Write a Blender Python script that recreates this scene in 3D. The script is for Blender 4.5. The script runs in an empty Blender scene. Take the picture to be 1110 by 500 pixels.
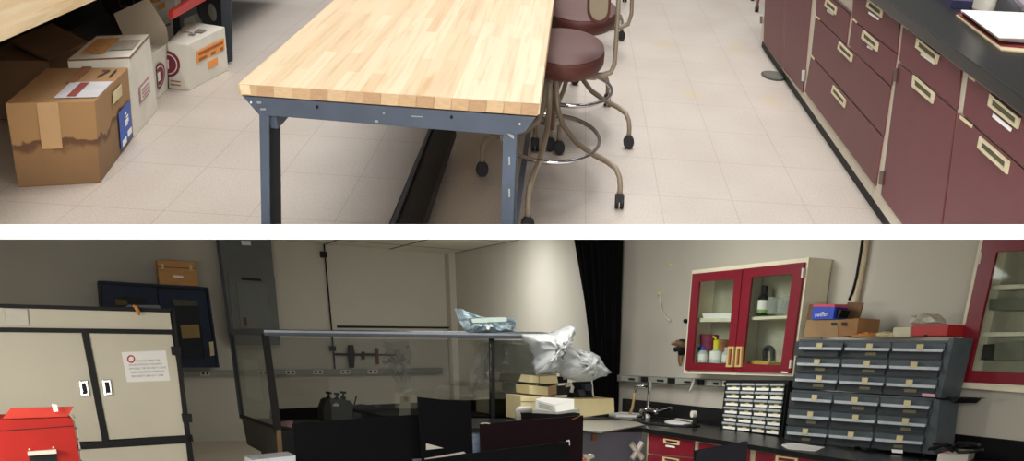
import bpy, bmesh, math, random
from mathutils import Vector, Matrix
random.seed(7)
C = bpy.context.scene.collection
scene = bpy.context.scene

# ---------------------------------------------------------------- camera
F, CX, CY = 1050.0, 667.5, 900.0          # focal length and lens axis for a 1110x500 frame
HL, HU = 1.60, 1.48                       # eye height above the lower and the upper floor
# rows: camera right / down / forward axes, columns: room axes x, y, z
ML = Matrix(((0.8858387432593382, -0.46297304141041684, 0.030751973398543214),
             (-0.1790808263116622, -0.4022842372695987, -0.8978292989716636),
             (0.4280417953754615, 0.7898248890555457, -0.43926855799174347)))
MU = Matrix(((0.9979154243330528, -0.022381408213293506, 0.06052997971726935),
             (0.024789373202280654, -0.733041131180046, -0.6797324377830711),
             (0.059584333968092415, 0.6798159843403717, -0.7309582303941247)))
EYE = Vector((0, 0, HL))
camd = bpy.data.cameras.new('camera')
cam = bpy.data.objects.new('camera', camd)
C.objects.link(cam)
r0, r1, r2 = ML[0], ML[1], ML[2]
rot = Matrix(((r0[0], -r1[0], -r2[0]), (r0[1], -r1[1], -r2[1]), (r0[2], -r1[2], -r2[2])))
cam.matrix_world = Matrix.Translation(EYE) @ rot.to_4x4()
camd.sensor_width = 36.0
camd.sensor_fit = 'HORIZONTAL'
camd.lens = F / 1110 * 36
camd.shift_x = (555 - CX) / 1110
camd.shift_y = (CY - 250) / 1110
camd.clip_start = 0.05
camd.clip_end = 200
scene.camera = cam
# the upper room is a sloping storey: its own frame carried over into the world
TU = Matrix.Translation(EYE) @ (ML.transposed() @ MU).to_4x4() @ Matrix.Translation((0, 0, -HU))

# ---------------------------------------------------------------- light
w = bpy.data.worlds.new('world')
scene.world = w
w.use_nodes = True
w.node_tree.nodes['Background'].inputs[0].default_value = (1.0, 0.97, 0.93, 1)
w.node_tree.nodes['Background'].inputs[1].default_value = 0.13

def area(name, loc, target, size, size_y, power, col=(1, 0.97, 0.92), M=None):
    d = bpy.data.lights.new(name, 'AREA')
    d.shape = 'RECTANGLE'
    d.size, d.size_y, d.energy, d.color = size, size_y, power, col
    o = bpy.data.objects.new(name, d)
    C.objects.link(o)
    loc, target = Vector(loc), Vector(target)
    m = Matrix.Translation(loc) @ (target - loc).to_track_quat('-Z', 'Y').to_matrix().to_4x4()
    o.matrix_world = (M @ m) if M else m
    return o
# upper room: rows of ceiling fixtures, above the picture
area('ceiling_or_fill_lamp', (0.3, 7.0, 5.2), (0.0, 7.2, 0), 8.0, 1.6, 280, (1, 0.975, 0.95), TU)
area('ceiling_or_fill_lamp', (0.3, 11.5, 5.6), (0.2, 11.5, 0), 8.0, 2.4, 290, (1, 0.975, 0.95), TU)
area('ceiling_or_fill_lamp', (-0.8, 16.0, 6.0), (-0.8, 15.0, 0), 7.0, 2.4, 260, (1, 0.975, 0.95), TU)
area('ceiling_or_fill_lamp', (0.5, 2.2, 4.2), (0.2, 5.2, 0.2), 4.5, 1.4, 135, (1, 0.975, 0.95), TU)
# lower room: fixtures over the far half, then fill lamps added at eye height
area('ceiling_or_fill_lamp', (5.6, 15.6, 3.05), (6.1, 15.8, 1.0), 0.8, 2.4, 75, (1, 0.99, 0.97))
area('ceiling_or_fill_lamp', (4.3, 9.6, 2.85), (5.2, 10.0, 0.9), 1.6, 1.6, 80, (1, 0.98, 0.93))
area('fill_light', (-0.6, -1.6, 1.75), (1.4, 9.0, 1.35), 3.2, 0.9, 225, (1, 0.972, 0.915))  # flash-like fill added behind the eye, no window here
area('fill_light', (-2.0, 6.3, 1.55), (0.6, 11.0, 1.35), 1.2, 0.9, 105, (1, 0.972, 0.915))  # fill added left of the view to brighten the cupboard
area('ceiling_or_fill_lamp', (2.6, 2.6, 1.70), (5.8, 8.0, 1.3), 1.2, 0.4, 45, (1, 0.97, 0.92))  # low fill lamp in mid-air, aimed at the right-hand counter

vs = scene.view_settings
vs.view_transform = 'Standard'
vs.look = 'None'
vs.gamma = 1
vs.use_curve_mapping = False
vs.exposure = 0.0

# ---------------------------------------------------------------- helpers
FR = 'U'
def ray(M, x, y):
    return M.transposed() @ Vector(((x - CX) / F, (y - CY) / F, 1.0))
def at(x, y, ax, val):
    """the point of the current room that stands at a pixel on the plane axis=val"""
    M, H = (MU, HU) if FR == 'U' else (ML, HL)
    d = ray(M, x, y)
    o = Vector((0, 0, H))
    return o + d * ((val - o[ax]) / d[ax])
def ats(pts, ax, val):
    return [at(x, y, ax, val) for x, y in pts]
def zf(ox, oy, s):
    return lambda *p: [(ox + a / s, oy + b / s) for a, b in p]
def bil(q, u, v):
    """point of a quad (TL, TR, BR, BL) at u right, v down"""
    a = [q[0][i] * (1 - u) + q[1][i] * u for i in range(len(q[0]))]
    b = [q[3][i] * (1 - u) + q[2][i] * u for i in range(len(q[0]))]
    return tuple(a[i] * (1 - v) + b[i] * v for i in range(len(a)))
def sub(q, u0, v0, u1, v1):
    return [bil(q, u0, v0), bil(q, u1, v0), bil(q, u1, v1), bil(q, u0, v1)]

def lin(c):
    return tuple(((v / 255) / 12.92 if v / 255 <= 0.04045 else ((v / 255 + 0.055) / 1.055) ** 2.4) for v in c)
MATS = {}
def mat(name, col, rough=0.5, metal=0.0, var=0.08, scale=8.0, bump=0.0, spec=0.5, alpha=None, trans=0.0, stretch=(1, 1, 1), coat=0.0):
    if name in MATS:
        return MATS[name]
    m = bpy.data.materials.new(name)
    m.use_nodes = True
    nt = m.node_tree
    b = nt.nodes['Principled BSDF']
    tc = nt.nodes.new('ShaderNodeTexCoord')
    mp = nt.nodes.new('ShaderNodeMapping')
    mp.inputs['Scale'].default_value = stretch
    nz = nt.nodes.new('ShaderNodeTexNoise')
    nz.inputs['Scale'].default_value = scale
    nz.inputs['Detail'].default_value = 5
    nt.links.new(tc.outputs['Object'], mp.inputs[0])
    nt.links.new(mp.outputs[0], nz.inputs['Vector'])
    rp = nt.nodes.new('ShaderNodeValToRGB')
    c = lin(col)
    rp.color_ramp.elements[0].position = 0.3
    rp.color_ramp.elements[1].position = 0.7
    rp.color_ramp.elements[0].color = (*[v * (1 - var) for v in c], 1)
    rp.color_ramp.elements[1].color = (*[min(1, v * (1 + var)) for v in c], 1)
    nt.links.new(nz.outputs['Fac'], rp.inputs[0])
    nt.links.new(rp.outputs[0], b.inputs['Base Color'])
    b.inputs['Roughness'].default_value = rough
    b.inputs['Metallic'].default_value = metal
    b.inputs['Specular IOR Level'].default_value = spec
    b.inputs['Transmission Weight'].default_value = trans
    b.inputs['Coat Weight'].default_value = coat
    if alpha is not None:
        b.inputs['Alpha'].default_value = alpha
    if bump:
        bp = nt.nodes.new('ShaderNodeBump')
        bp.inputs['Strength'].default_value = bump
        bp.inputs['Distance'].default_value = 0.01
        nt.links.new(nz.outputs['Fac'], bp.inputs['Height'])
        nt.links.new(bp.outputs[0], b.inputs['Normal'])
    MATS[name] = m
    return m
def glass(name, tint, gloss=0.12, rough=0.02, fres=0.3):
    """thin pane: mostly clear, with a weak mirror of the room"""
    m = bpy.data.materials.new(name)
    m.use_nodes = True
    nt = m.node_tree
    nt.nodes.remove(nt.nodes['Principled BSDF'])
    out = nt.nodes['Material Output']
    t = nt.nodes.new('ShaderNodeBsdfTransparent')
    t.inputs[0].default_value = (*tint, 1)
    g = nt.nodes.new('ShaderNodeBsdfGlossy')
    g.inputs['Roughness'].default_value = rough
    g.inputs[0].default_value = (0.9, 0.95, 0.95, 1)
    mx = nt.nodes.new('ShaderNodeMixShader')
    lw = nt.nodes.new('ShaderNodeLayerWeight')
    lw.inputs['Blend'].default_value = 0.25
    mu = nt.nodes.new('ShaderNodeMath')
    mu.operation = 'MULTIPLY_ADD'
    mu.inputs[1].default_value = fres
    mu.inputs[2].default_value = gloss * 0.4
    nt.links.new(lw.outputs['Fresnel'], mu.inputs[0])
    nt.links.new(mu.outputs[0], mx.inputs[0])
    nt.links.new(t.outputs[0], mx.inputs[1])
    nt.links.new(g.outputs[0], mx.inputs[2])
    nt.links.new(mx.outputs[0], out.inputs[0])
    MATS[name] = m
    return m

class MB:
    def __init__(self):
        self.bm = bmesh.new()
    def ext(self, pts, vec):
        """solid: a polygon pushed along vec"""
        vec = Vector(vec)
        a = [self.bm.verts.new(Vector(p)) for p in pts]
        b = [self.bm.verts.new(Vector(p) + vec) for p in pts]
        self.bm.faces.new(a)
        self.bm.faces.new(list(reversed(b)))
        n = len(a)
        for i in range(n):
            self.bm.faces.new((a[(i + 1) % n], a[i], b[i], b[(i + 1) % n]))
        return self
    def hexa(self, bot, top):
        a = [self.bm.verts.new(Vector(p)) for p in bot]
        b = [self.bm.verts.new(Vector(p)) for p in top]
        self.bm.faces.new(a)
        self.bm.faces.new(list(reversed(b)))
        for i in range(4):
            self.bm.faces.new((a[(i + 1) % 4], a[i], b[i], b[(i + 1) % 4]))
        return self
    def box(self, lo, hi):
        x0, y0, z0 = lo
        x1, y1, z1 = hi
        return self.ext([(x0, y0, z0), (x1, y0, z0), (x1, y1, z0), (x0, y1, z0)], (0, 0, z1 - z0))
    def ring(self, outer, inner, vec):
        """frame: the strip between two quads, with depth vec"""
        n = len(outer)
        for i in range(n):
            j = (i + 1) % n
            self.ext([outer[i], outer[j], inner[j], inner[i]], vec)
        return self
    def tube(self, path, r, n=10, closed=False, sy=1.0):
        path = [Vector(p) for p in path]
        rs = r if isinstance(r, (list, tuple)) else [r] * len(path)
        rings = []
        prev = None
        m = len(path)
        for i, p in enumerate(path):
            if closed:
                t = path[(i + 1) % m] - path[i - 1]
            else:
                t = path[min(i + 1, m - 1)] - path[max(i - 1, 0)]
            t.normalize()
            if prev is None:
                u = t.orthogonal().normalized()
            else:
                u = (prev - t * prev.dot(t)).normalized()
            prev = u
            v = t.cross(u)
            ring = []
            for k in range(n):
                a = 2 * math.pi * k / n
                off = (u * math.cos(a) + v * math.sin(a)) * rs[i]
                off.y *= sy
                ring.append(self.bm.verts.new(p + off))
            rings.append(ring)
        for i in range(m if closed else m - 1):
            A, B = rings[i], rings[(i + 1) % m]
            for k in range(n):
                self.bm.faces.new((A[k], A[(k + 1) % n], B[(k + 1) % n], B[k]))
        if not closed:
            self.bm.faces.new(list(reversed(rings[0])))
            self.bm.faces.new(rings[-1])
        return self
    def lathe(self, prof, c, n=24, sx=1.0, sy=1.0, axis=2):
        """profile of (radius, height) turned about an axis through c"""
        c = Vector(c)
        rings = []
        for r, h in prof:
            ring = []
            for k in range(n):
                a = 2 * math.pi * k / n
                p = [r * math.cos(a) * sx, r * math.sin(a) * sy]
                if axis == 2:
                    q = Vector((p[0], p[1], h))
                elif axis == 1:
                    q = Vector((p[0], h, p[1]))
                else:
                    q = Vector((h, p[0], p[1]))
                ring.append(self.bm.verts.new(c + q))
            rings.append(ring)
        for A, B in zip(rings, rings[1:]):
            for k in range(n):
                self.bm.faces.new((A[k], A[(k + 1) % n], B[(k + 1) % n], B[k]))
        self.bm.faces.new(list(reversed(rings[0])))
        self.bm.faces.new(rings[-1])
        return self

OBJ = []          # (object, frame, shift_origin)
def obj(name, mb, m, parent=None, label=None, cat=None, group=None, kind=None, keep=False, bevel=0.0, smooth=False):
    bm = mb.bm if isinstance(mb, MB) else mb
    bmesh.ops.remove_doubles(bm, verts=bm.verts, dist=1e-6)
    bmesh.ops.recalc_face_normals(bm, faces=bm.faces)
    if bevel:
        es = [e for e in bm.edges if len(e.link_faces) == 2 and e.calc_face_angle(0) > 0.6]
        try:
            bmesh.ops.bevel(bm, geom=es, offset=bevel, segments=2, affect='EDGES', profile=0.6)
        except Exception:
            pass
    me = bpy.data.meshes.new(name)
    bm.to_mesh(me)
    bm.free()
    me.materials.append(m)
    if smooth:
        for p in me.polygons:
            p.use_smooth = True
    o = bpy.data.objects.new(name, me)
    C.objects.link(o)
    if parent is not None:
        o.parent = parent
    tag(o, label, cat, group, kind)
    if parent is None:
        OBJ.append((o, FR, not keep))
    return o
def tag(o, label=None, cat=None, group=None, kind=None):
    if label: o['label'] = label
    if cat: o['category'] = cat
    if group: o['group'] = group
    if kind: o['kind'] = kind
def thing(name, label, cat, group=None):
    o = bpy.data.objects.new(name, None)
    o.empty_display_size = 0.1
    C.objects.link(o)
    tag(o, label, cat, group)
    OBJ.append((o, FR, True))
    return o
def desc(o):
    out = []
    for c in o.children:
        out += [c] + desc(c)
    return out
def words(s, plane_pts, m, parent, name='lettering', depth=0.002):
    """lettering laid on a quad (TL, TR, BR, BL), stretched to fill it"""
    cu = bpy.data.curves.new('t', 'FONT')
    cu.body = s
    cu.align_x = 'LEFT'
    cu.resolution_u = 2
    t = bpy.data.objects.new('t', cu)
    C.objects.link(t)
    dg = bpy.context.evaluated_depsgraph_get()
    me0 = t.evaluated_get(dg).to_mesh()
    vs_ = [v.co.copy() for v in me0.vertices]
    fs = [tuple(p.vertices) for p in me0.polygons]
    t.evaluated_get(dg).to_mesh_clear()
    bpy.data.objects.remove(t)
    x0, x1 = min(v.x for v in vs_), max(v.x for v in vs_)
    y0, y1 = min(v.y for v in vs_), max(v.y for v in vs_)
    TL, TR, BR, BL = [Vector(p) for p in plane_pts]
    n = (TR - TL).cross(BL - TL).normalized()
    bm = bmesh.new()
    bv = []
    for v in vs_:
        u, q = (v.x - x0) / (x1 - x0), (y1 - v.y) / (y1 - y0)
        p = (TL * (1 - u) + TR * u) * (1 - q) + (BL * (1 - u) + BR * u) * q
        bv.append(bm.verts.new(p - n * depth))
    for f in fs:
        try:
            bm.faces.new([bv[i] for i in f])
        except Exception:
            pass
    return obj(name, bm, m, parent)

# ---------------------------------------------------------------- materials
M_white = mat('white_paint', (250, 250, 250), 0.6, var=0.0)
M_wall = mat('wall_paint', (194, 190, 177), 0.75, var=0.03, scale=1.5, bump=0.05)
M_beige = mat('beige_enamel', (196, 186, 158), 0.4, var=0.04)
M_maroon = mat('maroon_laminate', (100, 46, 50), 0.5, var=0.05, scale=3)
M_red = mat('crimson_enamel', (120, 15, 34), 0.4, var=0.05, scale=3)
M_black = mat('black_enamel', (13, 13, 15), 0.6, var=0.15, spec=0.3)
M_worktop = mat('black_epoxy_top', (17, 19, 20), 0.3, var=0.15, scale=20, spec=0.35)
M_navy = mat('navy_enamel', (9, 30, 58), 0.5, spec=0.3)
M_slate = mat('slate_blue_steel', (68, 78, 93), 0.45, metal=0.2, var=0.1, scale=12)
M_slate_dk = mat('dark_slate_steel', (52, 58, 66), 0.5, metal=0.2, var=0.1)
M_chrome = mat('chrome', (215, 215, 218), 0.18, metal=1.0, var=0.02)
M_tan = mat('tan_enamel_tube', (134, 120, 102), 0.4, var=0.06)
M_rubber = mat('black_rubber', (22, 22, 24), 0.6)
M_vinyl = mat('maroon_vinyl', (80, 43, 37), 0.6, var=0.1, scale=14, bump=0.1, spec=0.25)
M_card = mat('brown_cardboard', (154, 124, 88), 0.85, var=0.12, scale=5, bump=0.1)
M_card_dk = mat('dark_cardboard', (112, 84, 58), 0.9, var=0.12, scale=5, bump=0.1)
M_carton = mat('white_carton', (206, 202, 190), 0.8, var=0.05, scale=6)
M_orange = mat('orange_label', (226, 146, 66), 0.7)
M_ink = mat('black_ink', (40, 36, 34), 0.8)
M_wine = mat('wine_print', (110, 32, 52), 0.8)
M_blue = mat('blue_label', (38, 84, 178), 0.6)
M_paper = mat('white_paper', (236, 236, 232), 0.8, var=0.02)
M_red_p = mat('red_enamel_shelf', (178, 38, 32), 0.45)
M_gun = mat('gunmetal', (82, 91, 97), 0.4, metal=0.35, var=0.1)
M_gun_dk = mat('gunmetal_dark', (52, 57, 61), 0.5, metal=0.2, var=0.1)
M_lip = mat('pale_steel_lip', (196, 204, 210), 0.35, metal=0.2, var=0.1)
M_tape = mat('cream_tape', (206, 194, 150), 0.8, var=0.1)
M_ivory = mat('ivory_plastic', (226, 214, 176), 0.5, var=0.03)
M_greywall = mat('grey_panel_paint', (92, 96, 94), 0.5, var=0.06)
M_race = mat('grey_raceway', (128, 130, 124), 0.45, metal=0.2, var=0.08)
M_curtain = mat('black_velvet', (9, 9, 10), 0.95, var=0.2, spec=0.1)
M_film = mat('clear_polythene', (204, 208, 209), 0.65, var=0.12, spec=0.3, alpha=0.62, bump=1.0, scale=9, stretch=(1, 1, 2))
M_foil = mat('silver_film', (196, 216, 240), 0.22, metal=0.1, var=0.4, scale=18, bump=0.8)
M_door = mat('putty_laminate', (198, 192, 172), 0.5, var=0.03, scale=2)
M_steel = mat('brushed_steel', (150, 150, 146), 0.35, metal=0.8, var=0.08, scale=20, stretch=(1, 1, 12))
G_tank = glass('tank_glass', (0.80, 0.80, 0.785), 0.16)
G_cab = glass('cabinet_glass', (0.92, 0.94, 0.92), 0.03, 0.05, 0.06)

def floor_mat():
    m = bpy.data.materials.new('vinyl_floor_tiles')
    m.use_nodes = True
    nt = m.node_tree
    L_ = nt.links.new
    b = nt.nodes['Principled BSDF']
    tc = nt.nodes.new('ShaderNodeTexCoord')
    sp = nt.nodes.new('ShaderNodeSeparateXYZ')
    L_(tc.outputs['Object'], sp.inputs[0])
    def mth(op, a, b_=None, c_=None):
        n = nt.nodes.new('ShaderNodeMath')
        n.operation = op
        for i, v in enumerate((a, b_, c_)):
            if v is None: continue
            if isinstance(v, (int, float)): n.inputs[i].default_value = v
            else: L_(v, n.inputs[i])
        return n.outputs[0]
    def line(src, pitch, off, wd):
        q = mth('DIVIDE', mth('SUBTRACT', src, off), pitch)
        fr = mth('ABSOLUTE', mth('SUBTRACT', mth('FRACT', mth('ADD', q, 100.5)), 0.5))
        return mth('LESS_THAN', fr, wd / pitch)
    lx = line(sp.outputs[0], 0.3975, 0.858, 0.0022)
    ly = line(sp.outputs[1], 0.775, 6.06, 0.0042)
    ln = mth('MAXIMUM', lx, ly)
    # speckled chips, stretched like the tiles
    mp = nt.nodes.new('ShaderNodeMapping')
    mp.inputs['Scale'].default_value = (1, 0.5, 1)
    L_(tc.outputs['Object'], mp.inputs[0])
    n1 = nt.nodes.new('ShaderNodeTexNoise'); n1.inputs['Scale'].default_value = 110; n1.inputs['Detail'].default_value = 4
    n2 = nt.nodes.new('ShaderNodeTexNoise'); n2.inputs['Scale'].default_value = 2.2; n2.inputs['Detail'].default_value = 6
    n3 = nt.nodes.new('ShaderNodeTexNoise'); n3.inputs['Scale'].default_value = 190
    for n in (n1, n2, n3): L_(mp.outputs[0], n.inputs['Vector'])
    r1_ = nt.nodes.new('ShaderNodeValToRGB')
    e = r1_.color_ramp.elements
    e[0].position = 0.32; e[0].color = (*lin((177, 167, 158)), 1)
    e[1].position = 0.62; e[1].color = (*lin((192, 184, 175)), 1)
    L_(n1.outputs['Fac'], r1_.inputs[0])
    r2_ = nt.nodes.new('ShaderNodeValToRGB')
    e = r2_.color_ramp.elements
    e[0].position = 0.3; e[0].color = (0.90, 0.885, 0.86, 1)
    e[1].position = 0.65; e[1].color = (1, 1, 1, 1)
    L_(n2.outputs['Fac'], r2_.inputs[0])
    mx = nt.nodes.new('ShaderNodeMix'); mx.data_type = 'RGBA'; mx.blend_type = 'MULTIPLY'
    mx.inputs[0].default_value = 1
    L_(r1_.outputs[0], mx.inputs[6]); L_(r2_.outputs[0], mx.inputs[7])
    chip = mth('GREATER_THAN', n3.outputs['Fac'], 0.70)
    mc = nt.nodes.new('ShaderNodeMix'); mc.data_type = 'RGBA'
    L_(mth('MULTIPLY', chip, 0.5), mc.inputs[0]); L_(mx.outputs[2], mc.inputs[6])
    mc.inputs[7].default_value = (*lin((150, 120, 104)), 1)
    # three old yellow stains
    prev = mc.outputs[2]
    for sx, sy, rx in STAINS:
        dx = mth('DIVIDE', mth('SUBTRACT', sp.outputs[0], sx), rx)
        dy = mth('DIVIDE', mth('SUBTRACT', sp.outputs[1], sy), rx * 2.2)
        dd = mth('ADD', mth('MULTIPLY', dx, dx), mth('MULTIPLY', dy, dy))
        k = mth('MAXIMUM', mth('SUBTRACT', 1.0, dd), 0.0)
        ms = nt.nodes.new('ShaderNodeMix'); ms.data_type = 'RGBA'
        L_(mth('MULTIPLY', k, 0.35), ms.inputs[0]); L_(prev, ms.inputs[6])
        ms.inputs[7].default_value = (*lin((186, 166, 122)), 1)
        prev = ms.outputs[2]
    ml = nt.nodes.new('ShaderNodeMix'); ml.data_type = 'RGBA'
    L_(mth('MULTIPLY', ln, 0.38), ml.inputs[0]); L_(prev, ml.inputs[6])
    ml.inputs[7].default_value = (*lin((110, 96, 84)), 1)
    L_(ml.outputs[2], b.inputs['Base Color'])
    b.inputs['Roughness'].default_value = 0.42
    b.inputs['Specular IOR Level'].default_value = 0.35
    return m

def butcher_mat():
    """glued maple staves running along the bench"""
    m = bpy.data.materials.new('maple_butcher_block')
    m.use_nodes = True
    nt = m.node_tree
    L_ = nt.links.new
    b = nt.nodes['Principled BSDF']
    tc = nt.nodes.new('ShaderNodeTexCoord')
    sp = nt.nodes.new('ShaderNodeSeparateXYZ')
    L_(tc.outputs['Object'], sp.inputs[0])
    cb = nt.nodes.new('ShaderNodeCombineXYZ')
    L_(sp.outputs[1], cb.inputs[0]); L_(sp.outputs[0], cb.inputs[1])
    br = nt.nodes.new('ShaderNodeTexBrick')
    br.offset = 0.37; br.offset_frequency = 2; br.squash = 1.0
    br.inputs['Scale'].default_value = 1.0
    br.inputs['Brick Width'].default_value = 0.85
    br.inputs['Row Height'].default_value = 0.042
    br.inputs['Mortar Size'].default_value = 0.0006
    br.inputs['Color1'].default_value = (0, 0, 0, 1)
    br.inputs['Color2'].default_value = (1, 1, 1, 1)
    br.inputs['Mortar'].default_value = (0.15, 0.15, 0.15, 1)
    L_(cb.outputs[0], br.inputs['Vector'])
    rp = nt.nodes.new('ShaderNodeValToRGB')
    cr = rp.color_ramp
    cr.elements[0].position = 0.0; cr.elements[0].color = (*lin((198, 166, 124)), 1)
    cr.elements[1].position = 1.0; cr.elements[1].color = (*lin((216, 196, 162)), 1)
    for p, c in ((0.10, (205, 176, 136)), (0.5, (207, 183, 145)), (0.8, (211, 189, 153))):
        el = cr.elements.new(p); el.color = (*lin(c), 1)
    L_(br.outputs['Color'], rp.inputs[0])
    mp = nt.nodes.new('ShaderNodeMapping')
    mp.inputs['Scale'].default_value = (60, 1.6, 60)
    L_(tc.outputs['Object'], mp.inputs[0])
    nz = nt.nodes.new('ShaderNodeTexNoise'); nz.inputs['Scale'].default_value = 1.0; nz.inputs['Detail'].default_value = 5
    L_(mp.outputs[0], nz.inputs['Vector'])
    r2_ = nt.nodes.new('ShaderNodeValToRGB')
    e = r2_.color_ramp.elements
    e[0].position = 0.28; e[0].color = (0.80, 0.72, 0.60, 1)
    e[1].position = 0.5; e[1].color = (1, 1, 1, 1)
    L_(nz.outputs['Fac'], r2_.inputs[0])
    mx = nt.nodes.new('ShaderNodeMix'); mx.data_type = 'RGBA'; mx.blend_type = 'MULTIPLY'; mx.inputs[0].default_value = 0.8
    L_(rp.outputs[0], mx.inputs[6]); L_(r2_.outputs[0], mx.inputs[7])
    # darker heartwood streaks
    mp2 = nt.nodes.new('ShaderNodeMapping'); mp2.inputs['Scale'].default_value = (14, 0.9, 14)
    L_(tc.outputs['Object'], mp2.inputs[0])
    n3 = nt.nodes.new('ShaderNodeTexNoise'); n3.inputs['Scale'].default_value = 1.0; n3.inputs['Detail'].default_value = 3
    L_(mp2.outputs[0], n3.inputs['Vector'])
    r3 = nt.nodes.new('ShaderNodeValToRGB')
    e = r3.color_ramp.elements
    e[0].position = 0.64; e[0].color = (1, 1, 1, 1)
    e[1].position = 0.74; e[1].color = (0.80, 0.66, 0.46, 1)
    L_(n3.outputs['Fac'], r3.inputs[0])
    m2 = nt.nodes.new('ShaderNodeMix'); m2.data_type = 'RGBA'; m2.blend_type = 'MULTIPLY'; m2.inputs[0].default_value = 0.8
    L_(mx.outputs[2], m2.inputs[6]); L_(r3.outputs[0], m2.inputs[7])
    L_(m2.outputs[2], b.inputs['Base Color'])
    b.inputs['Roughness'].default_value = 0.42
    b.inputs['Specular IOR Level'].default_value = 0.3
    return m
M_maple = butcher_mat()

# ================================================================ UPPER ROOM
FR = 'U'
STAINS = [(at(751, 103, 2, 0).x, at(751, 103, 2, 0).y, 0.10), (at(838, 111, 2, 0).x, at(838, 111, 2, 0).y, 0.12),
          (at(720, 48, 2, 0).x, at(720, 48, 2, 0).y, 0.12), (at(798, 52, 2, 0).x, at(798, 52, 2, 0).y, 0.12)]
M_floor = floor_mat()
fb = MB().box((-6.5, 3.6, -0.05), (5.5, 19.0, 0.0))
obj('floor', fb, M_floor, kind='structure', keep=True)

# ---- the maple workbench
ZT = 0.78
tl, tr = at(258, 90, 2, ZT), at(585, 112, 2, ZT)
tfl, tfr = at(358, 0, 2, ZT), at(600, 0, 2, ZT)
def far(a, b, k):
    return a + (b - a) * k
YN = (tl.y + tr.y) / 2
zb = at(420, 114.5 + 0.3, 1, YN).z
bench = thing('workbench', 'long workbench with pale maple butcher-block top on slate blue steel legs', 'workbench')
top = [tl, tr, Vector((tfr.x, tl.y + 6.3, ZT)), Vector((tfl.x, tl.y + 6.3, ZT))]
obj('tabletop', MB().ext(top, (0, 0, at(258.5, 103, 1, tl.y).z - ZT)), M_maple, bench, bevel=0.004)
n_ = 17
eg = [at(258.3, 90.6, 1, YN - 0.004), at(585, 112.4, 1, YN - 0.004), at(583, 126, 1, YN - 0.004), at(258.6, 103, 1, YN - 0.004)]
for k in range(n_):
    u0, u1 = k / n_, (k + 1) / n_ - 0.0012
    obj('stave_end', MB().ext([Vector(p) for p in sub(eg, u0, 0.03, u1, 0.97)], (0, 0.006, 0)), mat('maple_end_grain_%s' % 'abc'[k * 7 % 3], ((178, 146, 108), (166, 132, 96), (188, 158, 120))[k * 7 % 3], 0.6, var=0.12, scale=40, stretch=(1, 1, 6)), bench)
YA = YN + 0.035
a_ = ats([(262, 103.5), (581, 127), (569, 143), (553, 149), (546, 146.5), (303, 126.5), (281, 125)], 1, YA)
obj('apron', MB().ext(a_, (0, 0.03, 0)), M_slate, bench, bevel=0.002)
# long side rails under the top
for (xa, nm) in ((tl.x + 0.07, 'side_rail'), (tr.x - 0.10, 'side_rail')):
    obj(nm, MB().box((xa - 0.012, YA + 0.04, ZT - 0.13), (xa + 0.012, YA + 6.1, ZT - 0.036)), M_slate, bench)
# near legs: angle iron, one flange forward, one coloured dark for the inner shadow
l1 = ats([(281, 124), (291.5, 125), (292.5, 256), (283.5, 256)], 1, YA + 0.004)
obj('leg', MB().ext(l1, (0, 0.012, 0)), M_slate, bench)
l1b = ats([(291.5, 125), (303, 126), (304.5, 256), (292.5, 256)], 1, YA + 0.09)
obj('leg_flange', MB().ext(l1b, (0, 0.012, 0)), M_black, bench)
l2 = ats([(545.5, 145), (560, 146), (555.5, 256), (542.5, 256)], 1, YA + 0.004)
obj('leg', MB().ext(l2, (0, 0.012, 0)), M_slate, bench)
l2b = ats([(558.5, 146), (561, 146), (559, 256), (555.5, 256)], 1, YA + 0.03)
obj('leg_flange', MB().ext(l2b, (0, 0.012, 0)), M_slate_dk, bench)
# low stringer to the far leg, seen beyond the right leg
s = ats([(572.5, 133), (578, 127), (561, 256), (553.5, 256)], 2, 0.17)
obj('stretcher', MB().ext(s, (0, 0, 0.02)), M_slate, bench)
# dark channel lying lengthwise under the bench
c_ = ats([(467, 134), (494, 136), (453, 258), (415, 258)], 2, 0.13)
obj('foot_channel', MB().ext(c_, (0, 0, -0.05)), M_black, bench)
c2 = ats([(468, 134), (471, 134), (424, 258), (419, 258)], 2, 0.133)
obj('channel_lip', MB().ext(c2, (0, 0, 0.012)), M_slate_dk, bench)
for xs in (tl.x + 0.06, tr.x - 0.1):
    obj('leg', MB().box((xs - 0.03, YA + 6.0, 0.0), (xs + 0.03, YA + 6.06, ZT - 0.036)), M_slate_dk, bench)
# chips in the paint, and bolts
for q in ([(278, 110), (283, 110), (283, 112.5), (279, 112.5)], [(406, 130), (410, 130.5), (410, 133), (406, 132.5)],
          [(550, 144.5), (557, 147), (557, 151), (553, 148.5)], [(446, 125.5), (458, 126.2), (458, 127.2), (446, 126.6)],
          [(282, 117.5), (288, 117.5), (288, 119.5), (282, 119.5)], [(415, 122), (417, 122), (417, 124), (415, 124)]):
    obj('paint_chip', MB().ext(ats(q, 1, YA - 0.002), (0, 0.001, 0)), mat('chipped_primer', (150, 152, 150), 0.8), bench)
for (bx, by) in ((272.5, 110.5), (344, 116), (489.5, 127), (563.5, 134)):
    p = at(bx, by, 1, YA)
    obj('bolt', MB().lathe([(0.0045, 0), (0.0045, -0.005), (0.003, -0.007)], p, 10, axis=1), M_chrome if bx in (272.5, 563.5) else M_black, bench)
for yy in (170, 205):
    obj('paint_chip', MB().ext(ats([(551, yy), (553, yy), (553, yy + 9), (551.4, yy + 9)], 1, YA - 0.002), (0, 0.001, 0)), mat('chipped_primer', (150, 152, 150), 0.8), bench)

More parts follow.
